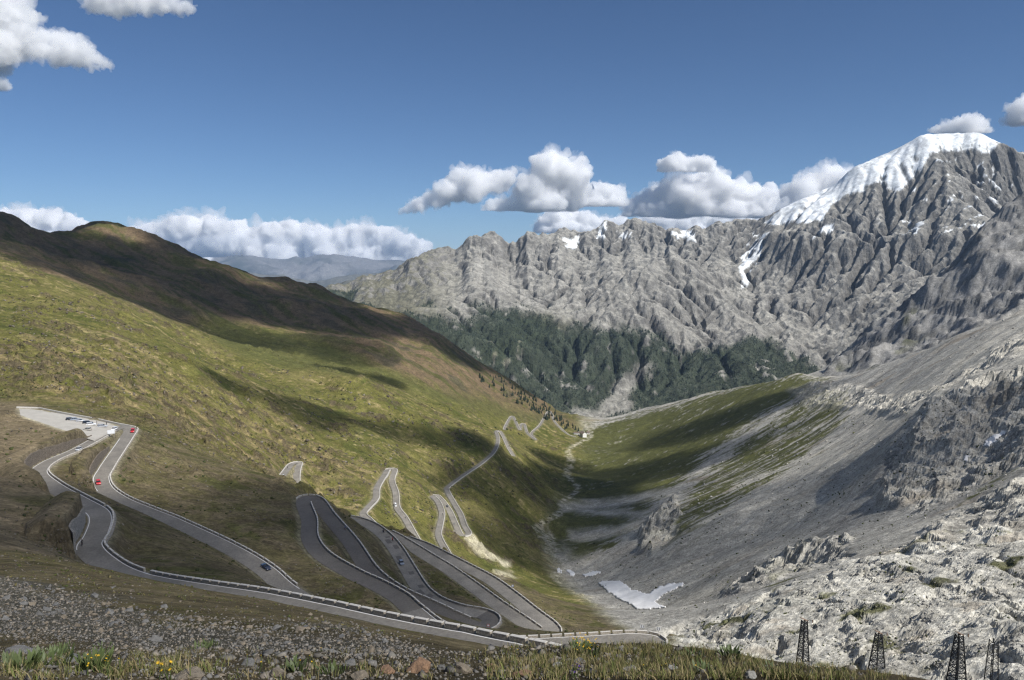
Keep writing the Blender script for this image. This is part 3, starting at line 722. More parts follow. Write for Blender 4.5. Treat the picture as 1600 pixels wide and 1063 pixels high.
# ------------------------------------------------------------------ ranges on the horizon
def far_range(skyline, d, dep, drop, col, seed, amp, n=(240, 52)):
    px = np.linspace(120, 900, n[0]); dd = np.linspace(d - dep, d + dep * .25, n[1])
    PXg, DDg = np.meshgrid(px, dd)
    sy = np.interp(PXg, [s[0] for s in skyline], [s[1] for s in skyline])
    u, t = ray(PXg, sy)
    Xg = u * DDg; crest = t * d
    fall = np.abs(DDg - d) / dep
    wx_ = fbm(Xg / amp / 5, DDg / amp / 5, 4, seed + 7) * amp * 1.5
    rg = ridged((Xg + wx_) / amp / 4.2, DDg / amp / 6, 6, seed, gain=.5) - .5
    Zg = crest - drop * fall ** .8 + rg * amp * (0.42 + 1.4 * np.clip(fall * 1.6, 0, 1))
    nn = fbm(Xg / amp / 4, DDg / amp / 4, 5, seed + 3)
    Cc = np.empty(Xg.shape + (3,)); Cc[:] = col[0]
    Cc = mixc(Cc, col[1], sstep(-.1, .25, nn + (Zg - crest + drop * .3) / drop))
    hi_ = crest.max()
    Cc = mixc(Cc, (0.85, 0.87, 0.9), sstep(.12, .25, nn) * sstep(hi_ - amp * .5, hi_ - amp * .15, Zg) * (seed % 2) * .8)
    o = grid_mesh('mountain', Xg, DDg, Zg, M_rock, {'ground': Cc})
    return tag(o, kind='structure')
far_range([(-350,420),(200,405),(280,398),(330,396),(370,395),(420,402),(470,403),(500,396),(540,402),(580,401),(620,399),(660,402),(720,400),(1000,400),(1950,420)], 36000, 9000, 2300, [(0.05, 0.06, 0.05), (0.19, 0.185, 0.18)], 401, 1100)
far_range([(-350,430),(200,428),(280,425),(400,430),(480,436),(540,432),(600,424),(650,420),(720,425),(1000,430),(1950,430)], 22000, 6000, 1900, [(0.035, 0.045, 0.035), (0.15, 0.15, 0.13)], 410, 760)
far_range([(-350,470),(300,474),(480,468),(520,452),(560,436),(600,428),(640,424),(690,430),(760,450),(1000,480),(1950,480)], 12500, 3500, 1100, [(0.035, 0.045, 0.028), (0.15, 0.15, 0.12)], 420, 420)
# ------------------------------------------------------------------ road surfaces, edge lines, parapets, retaining walls
def asphalt(name, col, var=0.16):
    m, nt, b = new_mat(name)
    tc = nt.nodes.new('ShaderNodeTexCoord')
    n1 = noise_node(nt, 0.11, 8, .68, tc.outputs['Object']); n2 = noise_node(nt, 1.7, 8, .7, tc.outputs['Object'])
    r1 = ramp_node(nt, n1.outputs[0], .3, .7, tuple(c * (1 - var) for c in col), tuple(c * (1 + var) for c in col))
    r2 = ramp_node(nt, n2.outputs[0], .34, .66, (.74,) * 3, (1.22,) * 3)
    nt.links.new(mul_node(nt, r1.outputs[0], r2.outputs[0]), b.inputs['Base Color'])
    b.inputs['Roughness'].default_value = .85
    return m
M_asph = asphalt('worn_asphalt', (0.195, 0.178, 0.152), .26); M_asph_new = asphalt('fresh_asphalt', (0.126, 0.113, 0.097), .2); M_asph_old = asphalt('old_asphalt', (0.228, 0.208, 0.176), .3)
M_line = simple_mat('road_paint', (0.72, 0.71, 0.68), .7, .12, 1.5)

def stone_mat(name, c0, c1, scale):
    m, nt, b = new_mat(name)
    tc = nt.nodes.new('ShaderNodeTexCoord')
    v = nt.nodes.new('ShaderNodeTexVoronoi'); v.inputs['Scale'].default_value = scale; nt.links.new(tc.outputs['Object'], v.inputs['Vector'])
    e = nt.nodes.new('ShaderNodeTexVoronoi'); e.feature = 'DISTANCE_TO_EDGE'; e.inputs['Scale'].default_value = scale; nt.links.new(tc.outputs['Object'], e.inputs['Vector'])
    sep = nt.nodes.new('ShaderNodeSeparateColor'); nt.links.new(v.outputs['Color'], sep.inputs[0])
    r = ramp_node(nt, sep.outputs[0], 0, 1, c0, c1)
    j = ramp_node(nt, e.outputs['Distance'], 0.005, .06, (.62,) * 3, (1, 1, 1))
    nt.links.new(mul_node(nt, r.outputs[0], j.outputs[0]), b.inputs['Base Color'])
    bp = nt.nodes.new('ShaderNodeBump'); bp.inputs['Distance'].default_value = .08; nt.links.new(j.outputs[0], bp.inputs['Height']); nt.links.new(bp.outputs[0], b.inputs['Normal'])
    b.inputs['Roughness'].default_value = .95
    return m
M_wall = stone_mat('parapet_stone', (0.30, 0.265, 0.215), (0.54, 0.485, 0.40), 3.4)
M_cap = simple_mat('parapet_cap', (0.54, 0.51, 0.46), .9, .22, 2.2, bump=.02)
M_ret = stone_mat('retaining_stone', (0.10, 0.08, 0.06), (0.21, 0.175, 0.135), 2.4)
M_ret2 = stone_mat('grey_retaining_stone', (0.18, 0.17, 0.155), (0.32, 0.30, 0.27), 2.2)

def ribbon(name, rp, nr, offs, dz, mat, parent=None, camber=0.0):
    n, m = len(rp), len(offs)
    V = np.empty((n, m, 3))
    for i, o in enumerate(offs):
        V[:, i, :2] = rp[:, :2] + nr * o
        V[:, i, 2] = rp[:, 2] + dz - camber * abs(o)
    f = [(i * m + j, i * m + j + 1, (i + 1) * m + j + 1, (i + 1) * m + j) for i in range(n - 1) for j in range(m - 1)]
    return mesh_obj(name, V.reshape(-1, 3), [tuple(reversed(q)) for q in f], mat, parent)

def seg(road, i0, i1):
    (rp, nr, ri), hw = ROADS[road]
    m = (ri >= i0) & (ri <= i1)
    return rp[m], nr[m], hw

for (i0, i1, mat) in ((0, 45, M_asph), (45, 64, M_asph_new), (64, 96, M_asph_old)):
    rp, nr, hw = seg('main', i0, i1)
    ro = ribbon('road', rp, nr, (-hw - .35, -hw * .5, 0, hw * .5, hw + .35), 0.0, mat, camber=.012)
    tag(ro, kind='structure')
    if i0 == 0:
        ROAD_A = ro
    if i0 == 64:
        ROAD_C = ro
def line(i0, i1, side, parent, w=.22):
    rp, nr, hw = seg('main', i0, i1)
    o = side * (hw - .1)
    ribbon('edge_line', rp, nr, (o - w / 2, o + w / 2), 0.012 - .012 * hw, M_line, parent)
line(0, 21, 1, ROAD_A); line(11, 14, -1, ROAD_A); line(17, 20.5, -1, ROAD_A); line(23, 34, -1, ROAD_A); line(24, 28, 1, ROAD_A); line(36, 45, 1, ROAD_A)
for nm in ('far1', 'far2', 'far3', 'far4'):
    (rp, nr, ri), hw = ROADS[nm]
    tag(ribbon('road', rp, nr, (-hw, 0, hw), 0.08, M_asph_old), kind='structure')

def lot_point(px, py):
    u, t = ray(px, py)
    d = lot_c[0] / (float(t) - lot_c[1] * float(u) - lot_c[2])
    return Vector((float(u) * d, d, float(t) * d))
M_gravel = simple_mat('car_park_gravel', (0.40, 0.375, 0.33), .95, .14, .25, bump=.03)
lotc = [lot_point(px, py) for px, py in ((30,639),(60,640.5),(105,648.5),(150,657),(188,665.5),(184,673),(162,681),(147,689),(122,680.5),(95,671.5),(60,659.5),(32,649))]
lot_o = mesh_obj('car_park', [(p.x, p.y, p.z + .05) for p in lotc] + [(p.x, p.y, p.z - .4) for p in lotc], [tuple(range(11, -1, -1))] + [(k, (k + 1) % 12, (k + 1) % 12 + 12, k + 12) for k in range(12)], M_gravel)
tag(lot_o, kind='structure')
# tar patches on the old road
for k, (ix, off, L) in enumerate(((68.6, .6, 4), (69.3, -.8, 6), (70.0, .9, 5), (70.4, -.5, 6), (67.9, 1.0, 4), (67.3, -.9, 5), (66.8, .8, 4), (70.8, .9, 3))):
    rp, nr, hw = seg('main', ix, ix + 2)
    rp, nr = rp[:max(3, int(L * 1.2))], nr[:max(3, int(L * 1.2))]
    ribbon('tar_patch', rp, nr, (off - 1.1, off + 1.0), 0.006, M_asph_new, ROAD_C)

# parapet blocks
def block_mesh(name, L, W, H, cap, seed):
    rnd = random.Random(seed)
    bm = bmesh.new()
    bmesh.ops.create_cube(bm, size=1, matrix=Matrix.Translation((0, 0, H / 2 - .3)) @ Matrix.Diagonal((L, W, H + .6, 1)))
    for v in bm.verts:
        v.co += Vector((rnd.uniform(-.05, .05), rnd.uniform(-.03, .03), rnd.uniform(-.03, .03)))
    bmesh.ops.bevel(bm, geom=bm.edges[:], offset=.045, segments=1, affect='EDGES')
    me = bpy.data.meshes.new(name); bm.to_mesh(me); bm.free()
    me.materials.append(M_wall)
    if cap:
        me.materials.append(M_cap)
        for p in me.polygons:
            if p.normal.z > .3: p.material_index = 1
    return me
BLK_N = [block_mesh('block', 2.75, .5, .62, False, k) for k in range(3)]
BLK_F = [block_mesh('block', 2.85, .5, .75, True, k + 9) for k in range(3)]
def cap_mesh():
    bm = bmesh.new()
    bmesh.ops.create_cube(bm, size=1, matrix=Matrix.Translation((0, 0, .69)) @ Matrix.Diagonal((2.85, .6, .13, 1)))
    bmesh.ops.bevel(bm, geom=bm.edges[:], offset=.03, segments=1, affect='EDGES')
    me = bpy.data.meshes.new('cap'); bm.to_mesh(me); bm.free(); me.materials.append(M_cap)
    return me
CAP = cap_mesh()
def parapet(i0, i1, side, label, near=False, off=.45, pitch=3.35):
    rp, nr, hw = seg('main', i0, i1)
    o = side * (hw + off)
    c = rp.copy(); c[:, :2] += nr * o
    s = np.concatenate([[0], np.cumsum(np.linalg.norm(np.diff(c, axis=0), axis=1))])
    root = empty('parapet_wall', tuple(c[len(c) // 2]))
    tag(root, label, 'parapet wall', 'stone parapets along the pass road')
    root.location = (0, 0, 0)
    k = 0; t = pitch / 2
    while t < s[-1] - pitch * .4:
        a = np.array([np.interp(t - 1.4, s, c[:, j]) for j in range(3)]); b = np.array([np.interp(t + 1.4, s, c[:, j]) for j in range(3)])
        mid = (a + b) / 2; dv = Vector(b - a).normalized()
        yv = Vector((0, 0, 1)).cross(dv).normalized(); zv = dv.cross(yv)
        M = Matrix((dv, yv, zv)).transposed().to_4x4(); M.translation = Vector(mid)
        bo = inst('block', (BLK_N if near else BLK_F)[k % 3], root, M)
        if near: inst('cap', CAP, bo)
        t += pitch; k += 1
    return root
parapet(0, 9.2, 1, 'long stone parapet of capped blocks along the nearest road', near=True)
parapet(9.2, 14.2, 1, 'stone parapet on the bend above the tall grey wall, where the cyclist rides')
parapet(14.2, 21.2, 1, 'stone parapet curving beside the silver car below the gravel car park')
parapet(22.8, 34, -1, 'long pale parapet on the road past the two red cars')
parapet(36.5, 43.6, 1, 'parapet round the bend with the black and white chevron signs')
parapet(44.0, 52.2, 1, 'parapet on the inner leg of the dark asphalt hairpin')
parapet(52.3, 61.0, -1, 'parapet on the valley side of the wide dark road')
parapet(60.8, 66.0, 1, 'rounded parapet on the outside of the lowest dark hairpin', pitch=3.1)
parapet(66.0, 74, 1, 'parapet beside the patched old road')
parapet(79, 86.0, -1, 'parapet between the two parallel old roads')
parapet(86.2, 96, 1, 'parapet on the valley side of the farther parallel road')

def wall_strip(name, pts, heights, below, thick, mat, label, cat='wall'):
    """free-standing wall following a line: pts (n,3) at the foot, heights above it"""
    n = len(pts); V, Fc = [], []
    tg = np.gradient(pts[:, :2], axis=0); tg /= np.linalg.norm(tg, axis=1, keepdims=True) + 1e-9
    nn = np.stack([tg[:, 1], -tg[:, 0]], 1) * thick / 2
    for i in range(n):
        z0 = pts[i, 2] - below; z1 = pts[i, 2] + heights[i]
        for sx in (-1, 1):
            x, y = pts[i, 0] + sx * nn[i, 0], pts[i, 1] + sx * nn[i, 1]
            V += [(x, y, z0), (x, y, z1)]
    for i in range(n - 1):
        a, b = i * 4, i * 4 + 4
        Fc += [(a, b, b + 1, a + 1), (a + 3, b + 3, b + 2, a + 2), (a + 1, b + 1, b + 3, a + 3)]
    Fc += [(0, 1, 3, 2), ((n - 1) * 4 + 2, (n - 1) * 4 + 3, (n - 1) * 4 + 1, (n - 1) * 4)]
    o = mesh_obj(name, V, Fc, mat)
    return tag(o, label, cat)
def road_wall(i0, i1, side, off, h, below, mat, label, thick=.5, rag=.3):
    rp, nr, hw = seg('main', i0, i1); rp, nr = rp[::3], nr[::3]
    c = rp.copy(); c[:, :2] += nr * side * (hw + off)
    t = np.linspace(0, 1, len(c))
    hh = np.array([h(x) if callable(h) else h for x in t]) + np.array([random.uniform(-rag, rag) for _ in t])
    return wall_strip('retaining_wall', c, hh, below, thick, mat, label, 'retaining wall')
road_wall(15.6, 20.3, -1, 1.2, lambda t: 1.0 + 3.9 * math.sin(math.pi * min(1, t * 1.05 + .02)) ** .6, 1, M_ret, 'dark brown stone retaining wall left of the silver car')
road_wall(10.6, 13.6, -1, 1.1, lambda t: 6.5 * (1 - .35 * t), 1, M_ret2, 'tall grey retaining wall at the bend above the cyclist')
road_wall(24.6, 28.2, 1, 1.1, lambda t: 1.4 + 3.0 * math.sin(math.pi * t), 1, M_ret, 'brown stone wall inside the upper hairpin beside the red car')
road_wall(9.6, 13.8, 1, .9, -.05, 5.5, M_ret2, 'retaining wall below the parapet on the upper bend', rag=.02)
road_wall(60.9, 64.2, 1, .9, -.05, 7.5, M_ret2, 'curved grey retaining wall holding up the lowest dark hairpin', rag=.02)
lp = np.array([np.array(lot_point(px, py)) for px, py in ((26, 637), (60, 638), (100, 646), (150, 655), (186, 663), (200, 665.5), (212, 668))])
tt = np.linspace(0, len(lp) - 1, 60); lp = np.stack([np.interp(tt, np.arange(len(lp)), lp[:, j]) for j in range(3)], 1)
wall_strip('low_wall', lp, np.full(60, .55), 1.5, .5, M_cap, 'low pale wall along the far edge of the gravel car park', 'low wall')

def far_wall(nm, i0, i1, side, label):
    rp, nr, hw = seg(nm, i0, i1)
    c = rp.copy(); c[:, :2] += nr * side * (hw + .4)
    wall_strip('guard_wall', c, np.full(len(c), .7), 1.6, .6, M_cap, label, 'guard wall')
far_wall('far1', 0, 8, -1, 'pale guard wall round the small hairpin behind the dark asphalt bend')
far_wall('far2', 0, 8, 1, 'pale guard wall on the upper leg of the sunlit hairpin with the white van')
far_wall('far2', 8, 16, -1, 'pale guard wall on the lower leg of the sunlit hairpin beside the white van')
far_wall('far3', 0, 6.5, 1, 'pale guard wall on the first leg of the triple bend on the green slope')
far_wall('far3', 6.5, 12, -1, 'pale guard wall on the middle leg of the triple bend on the green slope')
far_wall('far3', 12, 26, 1, 'pale guard wall on the long road climbing out of the triple bend')
far_wall('far4', 0, 15, -1, 'pale guard wall along the small bends near the inn')

# ------------------------------------------------------------------ vehicles
M_glass = simple_mat('car_glass', (0.02, 0.025, 0.03), .08, .1, 1.0)
M_tyre = simple_mat('tyre_rubber', (0.02, 0.02, 0.02), .9, .2, 4)
M_rim = simple_mat('wheel_rim', (0.5, 0.5, 0.52), .35, .1, 3, metal=.8)
M_lamp = simple_mat('headlamp', (0.75, 0.76, 0.78), .15, .05, 3)
M_tail = simple_mat('tail_lamp', (0.4, 0.02, 0.02), .25, .1, 3)
M_trim = simple_mat('dark_trim', (0.03, 0.03, 0.03), .7, .2, 5)
def paint(name, col): return simple_mat(name, col, .28, .05, 1.0, coat=.6)
M_red = paint('red_paint', (0.55, 0.025, 0.03)); M_silver = paint('silver_paint', (0.48, 0.49, 0.51)); M_black = paint('black_paint', (0.02, 0.022, 0.028))
M_white = paint('white_paint', (0.78, 0.78, 0.77)); M_grey = paint('grey_blue_paint', (0.26, 0.30, 0.36)); M_navy = paint('navy_paint', (0.02, 0.03, 0.06))
M_beige = paint('champagne_paint', (0.42, 0.40, 0.35))

def loft(sections):
    V, Fc = [], []
    for s in sections: V += s
    m = len(sections[0])
    for i in range(len(sections) - 1):
        for j in range(m):
            a, b = i * m + j, i * m + (j + 1) % m
            Fc.append((a, b, b + m, a + m))
    Fc.append(tuple(range(m - 1, -1, -1))); Fc.append(tuple(range((len(sections) - 1) * m, len(sections) * m)))
    return V, Fc
def wheel_meshes(r=.31, w=.2):
    out = []
    for nm, rr, ww, mat in (('tyre', r, w, M_tyre), ('rim', r * .64, w + .02, M_rim)):
        bm = bmesh.new()
        bmesh.ops.create_cone(bm, cap_ends=True, segments=14, radius1=rr, radius2=rr, depth=ww, matrix=Matrix.Rotation(math.pi / 2, 4, 'X'))
        me = bpy.data.meshes.new(nm); bm.to_mesh(me); bm.free(); me.materials.append(mat); out.append(me)
    return out
TYRE, RIM = wheel_meshes()
def car(label, loc, heading, mat, style='hatch', group=None, cat='car', name='car', tilt=None, scale=1.0):
    """x forward, z up; body lofted from cross-sections, glasshouse, roof, four wheels, lamps"""
    L, Wd, H = {'hatch': (4.1, 1.75, 1.48), 'estate': (4.6, 1.8, 1.5), 'suv': (4.5, 1.85, 1.75), 'open': (4.0, 1.7, 1.15), 'van': (5.2, 2.0, 2.4)}[style]
    root = empty(name, loc, 0)
    root.rotation_euler = (0, -(tilt or 0), heading); root.scale = (scale,) * 3
    tag(root, label, cat, group)
    hw = Wd / 2
    belt = {'hatch': .92, 'estate': .93, 'suv': 1.08, 'open': .88, 'van': 1.25}[style]
    hood = belt - (.12 if style != 'van' else .2)
    def ring(x, zt, w): return [(x, -w * .96, .22), (x, -w, .5), (x, -w * .97, zt - .06), (x, -w * .85, zt), (x, w * .85, zt), (x, w * .97, zt - .06), (x, w, .5), (x, w * .96, .22)]
    xs = [(-L / 2, belt - .14, hw * .86), (-L / 2 + .12, belt, hw * .96), (-L * .15, belt, hw), (L * .16, belt - .01, hw), (L * .24, hood, hw), (L / 2 - .25, hood - .1, hw * .95), (L / 2 - .03, hood - .22, hw * .82)]
    V, Fc = loft([ring(*q) for q in xs]); mesh_obj('body', V, Fc, mat, root, True)
    if style == 'open':
        for (x0, x1, nm, mm, z0, z1) in ((-.75, .45, 'cockpit', M_trim, belt - .02, belt + .03),):
            Vg, Fg = loft([[(x0, -hw * .75, z0), (x0, hw * .75, z0), (x0, hw * .7, z1), (x0, -hw * .7, z1)], [(x1, -hw * .75, z0), (x1, hw * .75, z0), (x1, hw * .7, z1), (x1, -hw * .7, z1)]])
            mesh_obj(nm, Vg, Fg, mm, root)
        Vw = [(.55, -hw * .75, belt), (.55, hw * .75, belt), (.22, hw * .6, H), (.22, -hw * .6, H), (.5, -hw * .75, belt), (.5, hw * .75, belt), (.18, hw * .6, H), (.18, -hw * .6, H)]
        mesh_obj('windscreen', Vw, [(0, 1, 2, 3), (7, 6, 5, 4), (0, 3, 7, 4), (1, 5, 6, 2), (3, 2, 6, 7)], M_glass, root)
        for sy in (-.36, .36):
            Vs, Fs = loft([[(-.5, sy - .2, belt - .05), (-.5, sy + .2, belt - .05), (-.62, sy + .18, belt + .28), (-.62, sy - .18, belt + .28)], [(-.36, sy - .2, belt - .05), (-.36, sy + .2, belt - .05), (-.5, sy + .18, belt + .28), (-.5, sy - .18, belt + .28)]])
            mesh_obj('seat', Vs, Fs, M_tyre, root)
    else:
        rx0 = {'hatch': -L / 2 + .28, 'estate': -L / 2 + .18, 'suv': -L / 2 + .18, 'van': -L / 2 + .06}[style]; tx0 = rx0 + (.42 if style == 'hatch' else .2)
        fx0 = L * .23 if style != 'van' else L * .3; tx1 = fx0 - (.75 if style != 'van' else .5)
        zb = belt - .03; zt = H - .05
        def gl(x, z, w): return [(x, -w, z), (x, w, z)]
        b0, b1 = hw * .9, hw * .74
        Vg = [(rx0, -b0, zb), (rx0, b0, zb), (fx0, b0, zb), (fx0, -b0, zb), (tx0, -b1, zt), (tx0, b1, zt), (tx1, b1, zt), (tx1, -b1, zt)]
        gm = M_glass if style != 'van' else mat
        mesh_obj('windows' if style != 'van' else 'cargo_box', Vg, [(0, 4, 5, 1), (1, 5, 6, 2), (2, 6, 7, 3), (3, 7, 4, 0), (4, 7, 6, 5)], gm, root)
        Vr, Fr = loft([[(tx0 - .08, -b1 - .02, zt - .04), (tx0 - .08, b1 + .02, zt - .04), (tx0, b1 * .93, H), (tx0, -b1 * .93, H)], [(tx1 + .1, -b1 - .02, zt - .05), (tx1 + .1, b1 + .02, zt - .05), (tx1, b1 * .93, H), (tx1, -b1 * .93, H)]])
        mesh_obj('roof', Vr, Fr, mat, root)
        for sy in (-1, 1):                                   # pillars between the side windows
            for xp in ((tx0 + tx1) / 2 - .05, tx0 + .25):
                p = [(xp, sy * (b0 + .012), zb), (xp + .09, sy * (b0 + .012), zb), (xp + .09, sy * (b1 + .012), zt), (xp, sy * (b1 + .012), zt)]
                q = [(a, b - sy * .03, c) for a, b, c in p]
                mesh_obj('pillar', p + q, [(0, 1, 2, 3), (7, 6, 5, 4), (0, 4, 5, 1), (2, 6, 7, 3), (1, 5, 6, 2), (0, 3, 7, 4)], mat, root)
        if style == 'van':
            p = [(fx0 + .012, -b0 * .9, zb + .08), (fx0 + .012, b0 * .9, zb + .08), (tx1 + .13, b1 * .92, zt - .22), (tx1 + .13, -b1 * .92, zt - .22)]
            q = [(a - .04, b, c) for a, b, c in p]
            mesh_obj('windscreen', p + q, [(0, 1, 2, 3), (7, 6, 5, 4), (0, 4, 5, 1), (2, 6, 7, 3)], M_glass, root)
    for sx, sy in ((1, 1), (1, -1), (-1, 1), (-1, -1)):
        wo = empty('wheel', (sx * L * .31, sy * (hw - .12), .31)); wo.parent = root
        inst('tyre', TYRE, wo); inst('rim', RIM, wo)
    for sy in (-1, 1):
        for nm, x, z, mm in (('headlight', L / 2 - .16, hood - .2, M_lamp), ('tail_light', -L / 2 + .06, belt - .2, M_tail)):
            bm = bmesh.new(); bmesh.ops.create_cube(bm, size=1, matrix=Matrix.Translation((x, sy * hw * .7, z)) @ Matrix.Diagonal((.14, .3, .14, 1)))
            bmesh.ops.bevel(bm, geom=bm.edges[:], offset=.03, segments=1, affect='EDGES')
            me = bpy.data.meshes.new(nm); bm.to_mesh(me); bm.free(); me.materials.append(mm); inst(nm, me, root)
    return root
def on_road(road, idx, off):
    (rp, nr, ri), hw = ROADS[road]
    k = int(np.argmin(np.abs(ri - idx))); k2 = min(k + 3, len(rp) - 1); k1 = max(k2 - 6, 0)
    p = rp[k].copy(); p[:2] += nr[k] * off
    t = rp[k2] - rp[k1]
    return Vector(p), math.atan2(t[1], t[0]), math.asin(t[2] / np.linalg.norm(t))
def road_car(label, road, idx, off, mat, style='hatch', flip=False, **kw):
    p, h, tl = on_road(road, idx, off)
    if flip: h += math.pi; tl = -tl
    return car(label, p, h, mat, style, tilt=tl, **kw)
road_car('silver car driving up the road below the gravel car park', 'main', 19.0, 1.3, M_silver, 'hatch', True)
road_car('red car turning round the upper hairpin by the low wall', 'main', 23.3, -1.0, M_red, 'hatch')
road_car('red car driving down the road inside the upper loop', 'main', 27.4, 1.2, M_red, 'hatch')
road_car('white car half hidden behind the white notice board', 'main', 21.35, .6, M_white, 'estate', True)
road_car('dark open-top car on the shaded road below the long pale parapet', 'main', 33.0, -.8, M_navy, 'open')
road_car('grey car on the patched old road', 'main', 69.2, -1.2, M_grey, 'hatch', True)
road_car('white van on the sunlit hairpin leg', 'far2', 11.9, .8, M_white, 'van', name='van', cat='van')
road_car('tiny white car on the small hairpin behind the dark asphalt bend', 'far1', 1.4, .8, M_white, 'hatch')
road_car('black car on the middle leg of the triple bend', 'far3', 8.6, -.8, M_black, 'hatch')
G = 'cars on the gravel car park'
for (lab, px, py, mat, style, a) in (
    ('black car at the far end of the row on the gravel car park', 110.5, 656.5, M_black, 'estate', 35),
    ('grey blue car second from the far end of the parked row', 117.5, 657, M_grey, 'estate', 30),
    ('silver car third from the far end of the parked row', 125.5, 659, M_silver, 'hatch', 30),
    ('black car in the middle of the parked row, beside the white one', 137, 662, M_black, 'estate', 18),
    ('white car parked in front of the black one on the gravel', 142.5, 664.5, M_white, 'estate', 18),
    ('long silver car at the road end of the parked row', 160, 667.5, M_silver, 'estate', 12),
    ('champagne hatchback standing apart from the row on the gravel', 136.5, 672.5, M_beige, 'hatch', 170)):
    car(lab, lot_point(px, py), math.radians(a), mat, style, G)

# ------------------------------------------------------------------ people, bicycles, motorcycles
def cloth(name, col): return simple_mat(name, col, .9, .15, 6)
M_skin = cloth('skin', (0.5, 0.32, 0.24)); M_dark = cloth('dark_cloth', (0.025, 0.025, 0.03)); M_bluec = cloth('blue_cloth', (0.05, 0.09, 0.2)); M_redc = cloth('red_cloth', (0.4, 0.04, 0.04)); M_pale = cloth('pale_cloth', (0.55, 0.53, 0.5)); M_hair = cloth('hair', (0.03, 0.022, 0.015)); M_steel = simple_mat('dark_steel', (0.035, 0.036, 0.038), .5, .2, 4, metal=.6)
def skin_body(name, joints, edges, parent, mats, subdiv=1):
    """one continuous figure grown round a skeleton; lower half trousers, upper half jacket, head and hands skin"""
    me = bpy.data.meshes.new(name)
    names = list(joints); ix = {n: i for i, n in enumerate(names)}
    me.from_pydata([joints[n][0] for n in names], [(ix[a], ix[b]) for a, b in edges], [])
    o = bpy.data.objects.new(name, me)
    md = o.modifiers.new('skin', 'SKIN')
    for i, n in enumerate(names):
        r = joints[n][1]; me.skin_vertices[0].data[i].radius = (r, r)
        me.skin_vertices[0].data[i].use_root = (n == 'pelvis')
    sb = o.modifiers.new('sub', 'SUBSURF'); sb.levels = subdiv; sb.render_levels = subdiv
    m2 = apply_modifiers(o)
    o.data = m2; m2.name = name; COL.objects.link(o)
    m2.materials.clear()
    for m in mats: m2.materials.append(m)
    zh = Vector(joints['pelvis'][0]).z; neck = Vector(joints['neck'][0]).z; hands = [Vector(joints[n][0]) for n in ('hand_l', 'hand_r')]
    for p in m2.polygons:
        c = p.center
        p.material_index = 2 if (c.z > neck or any((c - h).length < .13 for h in hands)) else (1 if c.z > zh + .02 else 0)
        p.use_smooth = True
    o.parent = parent
    return o
EDG = [('pelvis', 'spine'), ('spine', 'chest'), ('chest', 'neck'), ('neck', 'head'), ('head', 'crown'), ('chest', 'sh_l'), ('sh_l', 'el_l'), ('el_l', 'hand_l'), ('chest', 'sh_r'), ('sh_r', 'el_r'), ('el_r', 'hand_r'),
       ('pelvis', 'hip_l'), ('hip_l', 'kn_l'), ('kn_l', 'an_l'), ('an_l', 'toe_l'), ('pelvis', 'hip_r'), ('hip_r', 'kn_r'), ('kn_r', 'an_r'), ('an_r', 'toe_r')]
def hair_cap(parent, c, r, mat, nm='hair'):
    bm = bmesh.new(); bmesh.ops.create_icosphere(bm, subdivisions=2, radius=r, matrix=Matrix.Translation(c))
    bmesh.ops.delete(bm, geom=[v for v in bm.verts if v.co.z < c[2] - r * .25], context='VERTS')
    me = bpy.data.meshes.new(nm); bm.to_mesh(me); bm.free(); me.materials.append(mat); return inst(nm, me, parent)
def stand_person(label, loc, heading, mats, group=None):
    root = empty('person', loc, heading); tag(root, label, 'person', group)
    J = {'pelvis': ((0, 0, .93), .13), 'spine': ((0, 0, 1.15), .13), 'chest': ((0, 0, 1.35), .14), 'neck': ((0, 0, 1.5), .06), 'head': ((.02, 0, 1.61), .095), 'crown': ((.01, 0, 1.7), .075)}
    for s, k in ((1, 'l'), (-1, 'r')):
        J['sh_' + k] = ((0, .19 * s, 1.42), .065); J['el_' + k] = ((-.03, .25 * s, 1.12), .05); J['hand_' + k] = ((.08, .22 * s, .88), .04)
        J['hip_' + k] = ((0, .09 * s, .88), .095); J['kn_' + k] = ((.02, .1 * s, .48), .065); J['an_' + k] = ((0, .11 * s, .08), .05); J['toe_' + k] = ((.16, .13 * s, .045), .045)
    skin_body('body', J, EDG, root, mats); hair_cap(root, (0, 0, 1.66), .115, M_hair)
    return root
for lab, px, py, a, mt in (('person in dark clothes standing behind the parked cars by the low wall', 151, 662.5, 40, (M_dark, M_dark, M_skin)),
                           ('person in a pale top standing beside the parked white car', 153.5, 664, 200, (M_bluec, M_pale, M_skin)),
                           ('person in black standing by the low wall behind the long silver car', 166.5, 664.5, 120, (M_dark, M_dark, M_skin))):
    stand_person(lab, lot_point(px, py), math.radians(a), mt, 'people on the gravel car park')

def tube_mesh(name, pts, r, mat, parent, seg_=6):
    bm = bmesh.new()
    for a, b in zip(pts[:-1], pts[1:]):
        a, b = Vector(a), Vector(b); d = b - a
        M = Matrix.Translation((a + b) / 2) @ d.to_track_quat('Z', 'Y').to_matrix().to_4x4()
        bmesh.ops.create_cone(bm, cap_ends=True, segments=seg_, radius1=r, radius2=r, depth=d.length, matrix=M)
    me = bpy.data.meshes.new(name); bm.to_mesh(me); bm.free(); me.materials.append(mat); return inst(name, me, parent)
def torus_mesh(name, R, r, mat, n=18, m=5):
    V, Fc = [], []
    for i in range(n):
        a = 2 * math.pi * i / n
        for j in range(m):
            b = 2 * math.pi * j / m; q = R + r * math.cos(b)
            V.append((q * math.cos(a), r * math.sin(b), q * math.sin(a)))
    for i in range(n):
        for j in range(m): Fc.append((i * m + j, ((i + 1) % n) * m + j, ((i + 1) % n) * m + (j + 1) % m, i * m + (j + 1) % m))
    me = bpy.data.meshes.new(name); me.from_pydata(V, [], Fc); me.materials.append(mat); return me
